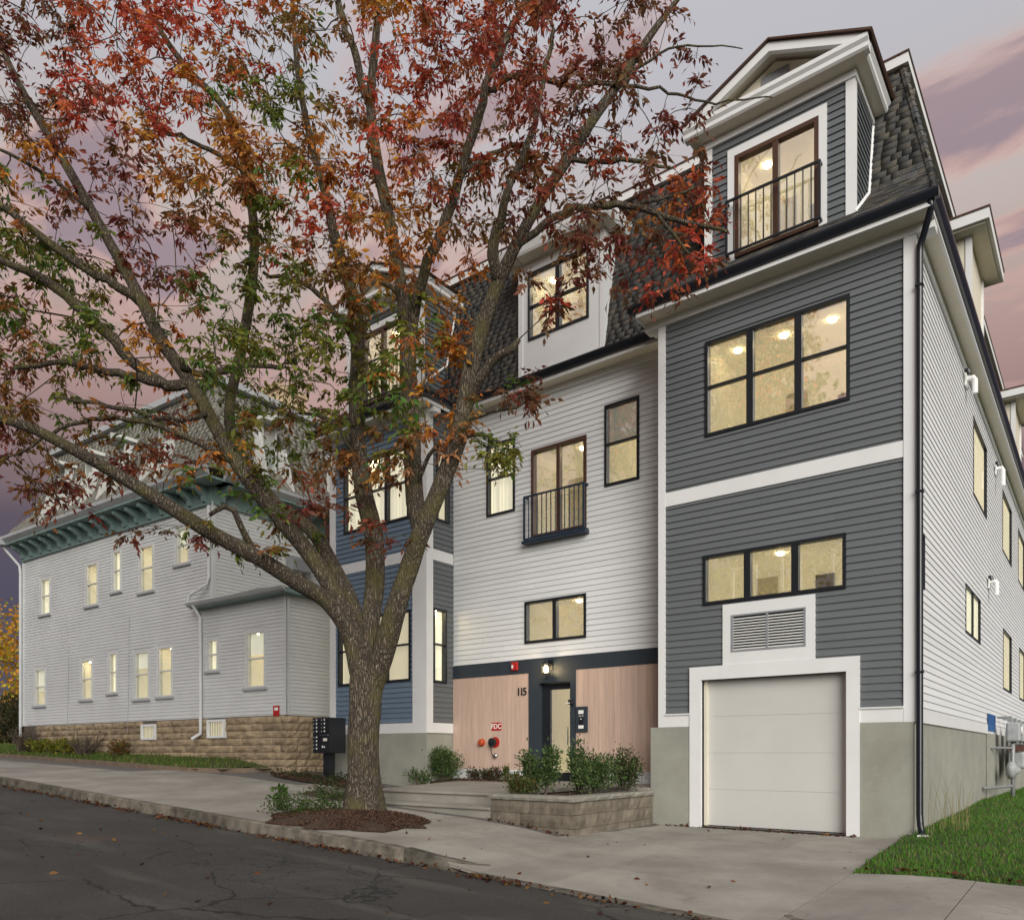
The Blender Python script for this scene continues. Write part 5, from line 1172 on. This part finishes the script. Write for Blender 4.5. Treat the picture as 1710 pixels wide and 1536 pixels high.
for k, px in enumerate((84, 117, 137)): shrub('low_shrub', ('small yellow green plant at the stone foundation, leftmost of three', 'small yellow green plant at the stone foundation, middle of three', 'small yellow green plant at the stone foundation, rightmost of three')[k], lawn_at(px, 0), .45, .3, .6, 500, YEL, size=.10, group='yellow plants by the old house')
shrub('low_shrub', 'russet dry plant under the basement window', lawn_at(217, 0, .4), .4, .25, .55, 400, [(.22, .10, .03), (.16, .14, .04)], size=.10)
# hedge and the golden tree at the far left
shrub('hedge', 'dark brown green hedge at the left edge below the golden tree', (-41.5, 15.5, 1.4), 3.4, 1.3, 3.1, 9000, [(.05, .05, .02), (.035, .045, .015), (.08, .06, .03)], size=.16, stems=40)
gt = thing('golden_tree', 'golden yellow autumn tree at the left edge behind the old house', 'tree', (-62, 27, 1.5))
m = MB(); m.tube([(-62, 27, 1), (-62, 27.2, 4), (-61.7, 27, 8)], [.5, .4, .2], 10); gp = []; 
for k in range(70):
    a = random.uniform(0, 6.28); r = 5.8 * math.sqrt(random.random()); z_ = random.uniform(2.0, 13.2); lim = 1 if z_ < 9 else 1 - (z_ - 9) / 6; q = Vector((-62 + r * lim * math.cos(a), 27 + r * lim * math.sin(a), z_)); gp.append(q)
    m.tube([(-62, 27, min(7, z_ * .6)), tuple(Vector((-62, 27, z_ * .7)).lerp(q, .5)), tuple(q)], [.1, .05, .02], 4)
m.build('trunk', 'bark', gt)
P = np.concatenate([np.array(q) + RNG.normal(size=(330, 3)) * [.85, .85, .7] for q in gp]); V, F, C = leaf_cloud(P, RNG.normal(size=P.shape) + [0, 0, -.3], .28, .34, pick(len(P), [(.62, .36, .03), (.55, .40, .04), (.34, .33, .04), (.62, .26, .03)]))
kind(bulk('crown', V, F, 'leafcol', gt, C), 'stuff')
# ------------------------------------------------------------------ the street tree
TD = .01045
def T(px, py, dt=0):
    r = ray(px, py) * (TD * (1 + dt)); return Vector((r.x, r.y, r.z + CAMZ))
LIMBS = [  # (px, py, radius px, depth factor) traced limbs, each its own depth
 [(607, 1352, 38, 0), (607, 1332, 33, 0), (607, 1290, 27, 0), (607, 1240, 25.5, 0), (610, 1190, 25, 0), (611, 1155, 26, 0), (609, 1130, 24, 0), (605, 1108, 18, .0), (603, 1090, 10, .0)],
 [(608, 1190, 13, 0), (602, 1130, 18, 0), (582, 1058, 13.5, -.01), (545, 1003, 13, -.03), (500, 975, 12.5, -.05), (430, 930, 11.5, -.07), (350, 888, 11, -.09), (270, 838, 10.5, -.11), (200, 795, 9.5, -.12), (130, 755, 8.5, -.14), (60, 718, 7.5, -.15), (0, 697, 6.5, -.16), (-80, 670, 5, -.17), (-150, 640, 3, -.18)],
 [(608, 1180, 13, 0), (603, 1120, 18, 0), (582, 1035, 13.5, -.01), (527, 940, 13, -.02), (470, 868, 12.5, -.02), (420, 808, 12, -.03), (380, 748, 11.5, -.03), (347, 690, 11, -.03), (312, 630, 10.5, -.02), (270, 568, 9.5, -.02), (230, 490, 9, -.01), (180, 400, 8.5, 0), (130, 310, 8, .01), (90, 240, 7, .02), (50, 175, 6, .03), (10, 95, 4.5, .04), (-30, 0, 3, .05)],
 [(604, 1100, 15, .0), (591, 1015, 13, .02), (556, 945, 12.5, .03), (526, 893, 12, .04), (490, 862, 11, .05), (456, 836, 10.5, .06), (420, 788, 10, .06), (388, 735, 10, .06), (384, 670, 9.5, .07), (402, 590, 9, .08), (420, 480, 8.5, .09), (424, 380, 8, .10), (410, 290, 7.5, .10), (396, 225, 7, .11), (368, 172, 6.5, .11), (316, 118, 5.5, .12), (270, 55, 4.5, .12), (230, -30, 3, .13)],
 [(610, 1125, 19, 0), (617, 1050, 15, .01), (625, 985, 16, .02), (627, 945, 15.5, .02), (624, 890, 15.5, .02), (609, 830, 15.5, .03), (598, 750, 14.5, .03), (595, 660, 13, .03), (598, 580, 12, .03), (590, 500, 10.5, .04), (565, 420, 9, .05), (545, 330, 7.5, .05), (520, 240, 6.5, .06), (500, 140, 5, .06), (490, 30, 4, .06), (485, -60, 2.5, .06)],
 [(608, 1215, 14, 0), (619, 1150, 19, 0), (643, 1078, 18, -.01), (663, 1010, 17, -.02), (684, 948, 16, -.02), (705, 885, 15.5, -.03), (730, 825, 14, -.03), (750, 775, 14, -.03), (768, 722, 13.5, -.04), (776, 675, 13, -.04), (790, 600, 12.5, -.04), (810, 530, 11.5, -.04), (834, 468, 10.5, -.04), (862, 408, 9.5, -.05), (900, 340, 8.5, -.05), (947, 268, 8, -.05), (990, 200, 7.5, -.05), (1025, 150, 7, -.04), (1088, 57, 5.5, -.04), (1131, 0, 4, -.03), (1175, -60, 2.5, -.03)],
 [(705, 890, 16, -.02), (694, 840, 15, -.01), (690, 780, 14, 0), (686, 700, 13, .01), (682, 610, 12.5, .01), (673, 500, 11, .02), (652, 380, 10, .02), (630, 270, 9, .03), (619, 175, 8, .03), (626, 80, 7, .03), (633, 0, 6, .03), (640, -90, 4, .03)],
 [(684, 590, 10, .01), (697, 500, 9.5, .0), (722, 420, 9, -.02), (738, 386, 8.5, -.02), (772, 285, 7.5, -.03), (790, 225, 7, -.03), (818, 130, 6, -.04), (850, 60, 5, -.04), (885, -20, 3.5, -.04)],
 [(832, 475, 9, -.04), (826, 430, 9, -.05), (830, 380, 8, -.06), (850, 320, 6, -.07), (880, 240, 5, -.07), (905, 150, 4, -.08), (925, 50, 3, -.08)],
 [(862, 415, 6, -.05), (908, 373, 6, -.06), (960, 351, 5.5, -.07), (1048, 344, 5, -.09), (1110, 362, 4, -.10), (1158, 373, 3, -.11), (1215, 388, 2, -.11)],
 [(1040, 345, 3.5, -.09), (1100, 335, 2.6, -.10), (1160, 312, 1.8, -.10)], [(1100, 360, 3, -.10), (1150, 420, 2, -.10), (1180, 440, 1.5, -.11)],
 [(776, 700, 9, -.04), (790, 650, 8, -.05), (820, 607, 7, -.06), (850, 585, 5.5, -.07), (866, 567, 4, -.07)],
 [(773, 700, 6, -.04), (820, 690, 3, -.05), (862, 680, 2.2, -.06), (905, 655, 1.6, -.06)], [(770, 730, 5, -.04), (810, 725, 3, -.05), (850, 745, 1.8, -.05)],
 [(790, 228, 5, -.03), (824, 145, 5, -.03), (886, 129, 4.5, -.04), (960, 142, 4, -.05), (1030, 138, 3.5, -.05), (1100, 150, 2.5, -.05), (1180, 169, 1.8, -.05), (1290, 163, 1, -.05)],
 [(1035, 145, 3, -.04), (1100, 90, 2, -.05), (1150, 75, 1.6, -.05), (1240, 82, .9, -.05)],
 [(318, 640, 9, -.02), (298, 645, 9, -.03), (262, 636, 9, -.04), (218, 600, 8.5, -.05), (161, 540, 8, -.06), (110, 492, 7, -.07), (50, 455, 6, -.08), (-20, 425, 4, -.09)],
 [(234, 505, 8, -.01), (196, 478, 7.5, -.02), (140, 445, 7, -.03), (70, 395, 6, -.04), (0, 342, 5, -.05), (-60, 300, 3, -.05)],
 [(268, 640, 7, -.04), (230, 634, 7, -.05), (196, 625, 6, -.05), (140, 612, 5, -.06), (88, 607, 4, -.07), (30, 615, 3, -.07)],
 [(150, 350, 4, 0), (90, 300, 3.5, -.01), (50, 275, 3, -.02), (0, 250, 2.5, -.02)], [(618, 180, 6, .03), (594, 100, 6, .02), (570, 20, 5, .02), (555, -60, 3, .02)],
 [(598, 580, 8, .04), (575, 540, 6, .05), (540, 500, 5, .07), (500, 470, 4, .08), (440, 455, 3, .09)], [(410, 290, 5, .10), (350, 250, 4, .11), (290, 225, 3, .12), (230, 235, 2, .12)],
 [(300, 610, 6, .0), (340, 628, 5, .02), (365, 622, 6, .03), (410, 610, 5, .04), (470, 615, 4, .05)], [(400, 775, 6, -.03), (370, 760, 5, -.04), (310, 730, 4.5, -.05), (250, 705, 4, -.06), (170, 698, 3.5, -.07), (100, 715, 3, -.08), (30, 760, 2, -.08)],
 [(345, 690, 4.5, -.04), (300, 700, 4, -.05), (230, 690, 3.5, -.06), (150, 670, 3, -.06), (90, 665, 2, -.07)],
 [(700, 800, 4, -.02), (715, 760, 3.5, -.03), (745, 735, 3, -.04)], [(605, 800, 5, .03), (580, 740, 4, .04), (545, 700, 3.5, .05), (500, 690, 3, .06)],
 [(430, 930, 5, -.07), (400, 870, 4.5, -.09), (375, 845, 4, -.10), (350, 860, 3, -.10)], [(672, 500, 5, .02), (640, 470, 4, .03), (600, 440, 3, .05)], [(772, 290, 5, -.03), (820, 260, 4, -.02), (880, 240, 3, -.01)],
 [(947, 268, 4, -.05), (1000, 270, 3.5, -.06), (1060, 268, 3, -.07), (1120, 280, 2, -.08)],
]
tree = thing('street_tree', 'large street tree with red, orange and green autumn leaves before the new house', 'tree', (TX, TY, TZ))
nodes = []; par = []; rad_ = []; trunk = MB()
def spline(pts, step=.16):
    out = []
    for i in range(len(pts) - 1):
        p0, p1, p2, p3 = pts[max(i - 1, 0)], pts[i], pts[i + 1], pts[min(i + 2, len(pts) - 1)]
        n = max(2, int((Vector(p2[:3]) - Vector(p1[:3])).length / step))
        for k in range(n):
            t = k / n; out.append([.5 * (2 * b + (-a + c) * t + (2 * a - 5 * b + 4 * c - d) * t * t + (-a + 3 * b - 3 * c + d) * t ** 3) for a, b, c, d in zip(p0, p1, p2, p3)])
    out.append(list(pts[-1])); return out
for li, L_ in enumerate(LIMBS):
    P4 = []
    for k, (px, py, r, dt) in enumerate(L_):
        v = T(px, py, dt); P4.append((v.x, v.y, v.z, r * TD))
    if li == 0: P4[0] = (P4[0][0], P4[0][1], P4[0][2] - .12, P4[0][3] * 1.05)
    sp = spline(P4); ph = [random.uniform(0, 6.28) for _ in range(6)]; n = 28 if li == 0 else (18 if L_[0][2] > 12 else (10 if L_[0][2] > 5 else 6))
    wob = .018 if L_[0][2] < 12 else .0
    cen = [Vector(p[:3]) + Vector((random.gauss(0, wob), random.gauss(0, wob), random.gauss(0, wob))) * (0 < k < len(sp) - 1) for k, p in enumerate(sp)]
    def jit(k, j, n=n, ph=ph, big=L_[0][2] > 12, tr=li == 0):
        a = 2 * math.pi * j / n
        base = 1 + .05 * math.sin(2 * a + ph[0] + k * .21) + .035 * math.sin(3 * a + ph[1] - k * .33) + random.gauss(0, .018 if big else .01)
        if tr and k < 5: base += (.09 - .018 * k) * max(0, math.sin(5 * a + ph[2]))
        return base
    trunk.tube(cen, [max(p[3], .006) for p in sp], n, True, jit)
    prev = -1
    for k, p in enumerate(sp):
        if li == 0: continue
        nodes.append(tuple(cen[k])); rad_.append(p[3])
# knots and pruned stubs
for px, py, dx, dy, r in ((312, 622, -9, -20, 6), (505, 968, -6, -9, 5)):
    a = T(px, py, -.02); b = T(px + dx, py + dy, -.04); trunk.tube([a, a.lerp(b, .6), b], [r * 1.5 * TD, r * 1.15 * TD, r * .8 * TD], 10)
trunk.build('trunk', 'bark', tree, smooth=True)

# foliage: density and colour by crown region (columns every 100 px from -100, rows every 100 px from -100)
DEN = ["55566545675310", "53775435785310", "55677645775310", "44258875665420", "44247876443220", "66535776211210", "66534776300000", "55334665310000", "44244565110000", "11111212000000"]
HUE = ["mmrrrobordmmmm", "mmrrrbbrdddmmm", "mmrrogbrddmmmm", "gomoooooDbdmmm".lower(), "ggmmbgrobmm" + "mrr", "gggmggboobmmrm", "gbgoggggogmmmm", "mbggggggommmmm", "mbbmogbbtgmmmm", "mbmmggmmmmmmmm"]
PAL = {'r': [(.34, .05, .03), (.27, .04, .03), (.38, .11, .03), (.24, .06, .025)], 'd': [(.19, .03, .022), (.24, .05, .025), (.14, .03, .02), (.22, .08, .022)],
       'm': [(.13, .028, .026), (.10, .028, .022), (.17, .045, .025), (.10, .05, .022), (.085, .05, .02)], 'o': [(.34, .12, .02), (.28, .08, .02), (.20, .10, .02), (.36, .18, .025), (.16, .055, .02)],
       'b': [(.15, .06, .02), (.11, .05, .018), (.20, .08, .02), (.10, .08, .02)], 'g': [(.085, .11, .015), (.06, .095, .018), (.14, .13, .018), (.10, .07, .018), (.05, .11, .02)], 't': [(.34, .17, .09), (.40, .22, .12), (.28, .13, .06)]}
anchors = []
for r, row in enumerate(DEN):
    for c, ch in enumerate(row):
        n = int(ch) * 3.1; n = int(n) + (random.random() < n - int(n))
        for k in range(n):
            px = -100 + c * 100 + random.uniform(0, 100); py = -100 + r * 100 + random.uniform(0, 100)
            # colour from a softly jittered cell
            cc = min(13, max(0, int((px + 100 + random.gauss(0, 28)) / 100))); rr = min(9, max(0, int((py + 100 + random.gauss(0, 28)) / 100)))
            dt = random.gauss(0, .085) + (-.07 if px > 850 else 0)
            if px > 850: dt = min(dt, -.02)
            anchors.append((px, py, T(px, py, dt), HUE[rr][cc]))
EXTRA = [(752, 560, 'o'), (762, 585, 'o'), (740, 575, 'o'), (780, 700, 'o'), (755, 690, 'o'), (765, 720, 't'), (760, 745, 't'), (700, 715, 't'), (720, 720, 'o'), (850, 668, 'm'), (895, 660, 'm'), (870, 640, 'm'), (905, 668, 'm'), (835, 752, 'g'), (850, 738, 'g'), (820, 775, 'g'), (815, 742, 'g'),
         (1150, 300, 'r'), (1170, 330, 'm'), (1180, 350, 'r'), (1145, 370, 'r'), (1190, 375, 'm'), (1120, 345, 'o'), (1080, 395, 'm'), (1060, 370, 'o'), (1040, 410, 'm'), (1190, 430, 'm'), (1175, 440, 'm'), (1130, 440, 'r'), (1100, 470, 'r'), (985, 400, 'm'), (1000, 425, 'm'), (940, 430, 'b'), (960, 410, 'm'), (940, 490, 'r'), (930, 505, 'm'),
         (100, 800, 'm'), (95, 820, 'm'), (85, 830, 'm'), (115, 815, 'm'), (530, 830, 'm'), (545, 835, 'm'), (510, 838, 'm'), (440, 915, 'g'), (395, 905, 'g'), (460, 905, 'b'), (330, 900, 'm'), (640, 790, 'o'), (630, 770, 'g'), (700, 590, 'g'), (640, 620, 'o'), (250, 760, 'm'), (200, 770, 'm'), (225, 775, 'm')]
for px, py, h in EXTRA:
    dt = -.06 + random.gauss(0, .02)
    if px > 850: dt = -.09 + random.gauss(0, .015)
    for k in range(2): anchors.append((px, py, T(px + random.gauss(0, 10), py + random.gauss(0, 8), dt), h))
NL = len(nodes); node_a = np.array(nodes); N_ = np.zeros((NL + len(anchors) * 4 + 10, 3)); N_[:NL] = node_a; cnt = NL
parent_ = list(range(-1, -1 - 0, -1)); PAR = {}; dist0 = [float(np.min(np.linalg.norm(node_a - np.array(a[2]), axis=1))) for a in anchors]
order = np.argsort(dist0); leafP = []; leafD = []; leafC = []; leafS = []; kids = {}
segs = []
for ai in order:
    px, py, A, hue = anchors[ai]; Av = np.array(A); d = np.linalg.norm(N_[:cnt] - Av, axis=1) + .25 * np.maximum(0, N_[:cnt, 2] - Av[2]); j = int(np.argmin(d)); S = Vector(N_[j]); A = Vector(A)
    ln = (A - S).length
    if ln > 1.6: A = S.lerp(A, 1.6 / ln + .25 * (1 - 1.6 / ln)) if ln < 3 else A
    ln = (A - S).length; bow = Vector((random.gauss(0, .08), random.gauss(0, .08), random.uniform(.02, .12))) * ln
    idx = [j]
    for k, t in enumerate((.35, .7, 1)):
        p = S.lerp(A, t) + bow * (4 * t * (1 - t)); N_[cnt] = p; PAR[cnt] = idx[-1]; idx.append(cnt); cnt += 1
    # the spray of compound leaves
    tipdir = (A - S).normalized() if ln > .02 else Vector((0, 0, 1))
    ncl = random.randint(4, 6); pal = PAL[hue]; bc = np.array(random.choice(pal)); 
    for q in range(ncl):
        b0 = Vector(N_[idx[-1]]) - tipdir * random.uniform(0, .22)
        dr = (tipdir * .5 + Vector((random.gauss(0, .8), random.gauss(0, .8), random.gauss(-.25, .5)))).normalized(); rl = random.uniform(.20, .34); nl = random.choice((5, 7, 7)); pe = b0
        segs.append((b0, b0 + dr * rl + Vector((0, 0, -.06)), .0022)); sdv = dr.cross(Vector((0, 0, 1))); sdv = sdv.normalized() if sdv.length > .1 else Vector((1, 0, 0))
        for m_ in range(nl):
            f = .3 + .7 * (m_ // 2 + (m_ == nl - 1)) / ((nl + 1) / 2); p = b0 + dr * (rl * min(f, 1)) + Vector((0, 0, -.06 * f * f))
            sgn = 1 if m_ % 2 else -1; ld = dr * .6 + Vector((0, 0, -.55)) + Vector((random.gauss(0, .2), random.gauss(0, .2), random.gauss(0, .2)))
            if m_ != nl - 1: ld += sdv * (sgn * .8)
            leafP.append(p); leafD.append(ld); leafS.append(random.uniform(.10, .15)); leafC.append(1.7 * (bc * .6 + np.array(random.choice(pal)) * .4) * random.uniform(.75, 1.3))
# branch radii from the number of sprays each carries
load = np.zeros(cnt)
for k in range(cnt - 1, NL - 1, -1):
    load[k] = max(load[k], 1) if load[k] == 0 else load[k]; load[PAR[k]] += load[k] / (1 if k else 1) if PAR[k] >= NL else 0
br = MB()
for k in range(NL, cnt):
    r1 = .0035 * math.sqrt(max(load[k], 1)) + .0015; pk = PAR[k]; r0 = r1 * 1.25 if pk < NL else .0035 * math.sqrt(max(load[pk], 1)) + .0015
    br.tube([N_[pk], N_[k]], [min(r0, .03), min(r1, .03)], 5, False)
for a, b, r in segs: br.tube([a, b], [r, r * .6], 3, False)
br.build('branch', 'bark', tree)
V, F, C = leaf_cloud(np.array([tuple(p) for p in leafP]), np.array([tuple(p) for p in leafD]), 1.0, .20, np.clip(np.array(leafC), 0.004, 1))
# rescale every leaf about its base to its own size
V = V.reshape(-1, 5, 3); S_ = np.array(leafS)[:, None, None]; V = V[:, :1] + (V - V[:, :1]) * S_; V = V.reshape(-1, 3)
crown = kind(bulk('crown', V, F, 'leafcol', tree, C), 'stuff')
print('leaflets', len(leafP), 'branches', cnt - NL)
# a tree across the street, seen mirrored in the panes
t2 = thing('street_tree', 'tree across the street, seen only as a reflection in the windows', 'tree', (-14, -9.5, road_z(-14)))
m = MB(); base = Vector((-14, -9.5, road_z(-14) - .1)); top = Vector((-13.6, -9.2, 12)); m.tube([base, base.lerp(top, .4), top], [.42, .34, .14], 12); cl = []
for k in range(90):
    a = random.uniform(0, 6.28); f = random.random() ** .5; z_ = random.uniform(-1, 1); r_ = math.sqrt(max(0, 1 - z_ * z_)) * f
    q = Vector((-14 + 7.6 * r_ * math.cos(a), -9.5 + 5 * r_ * math.sin(a), 14.3 + 8.2 * z_ * (.5 + .5 * f))); cl.append(q); b_ = base.lerp(top, min(.95, max(.3, (q.z - 4) / 16)))
    m.tube([b_, b_.lerp(q, .5) + Vector((0, 0, .4)), q], [.10, .06, .02], 5)
m.build('trunk', 'bark', t2, smooth=True)
P = np.concatenate([np.array(q) + RNG.normal(size=(95, 3)) * [.62, .62, .5] for q in cl])
V, F, C = leaf_cloud(P, RNG.normal(size=P.shape) + [0, 0, -.6], .34, .30, pick(len(P), [(.05, .07, .02), (.08, .06, .02), (.10, .05, .02), (.06, .08, .02)]))
kind(bulk('crown', V, F, 'leafcol', t2, C), 'stuff')
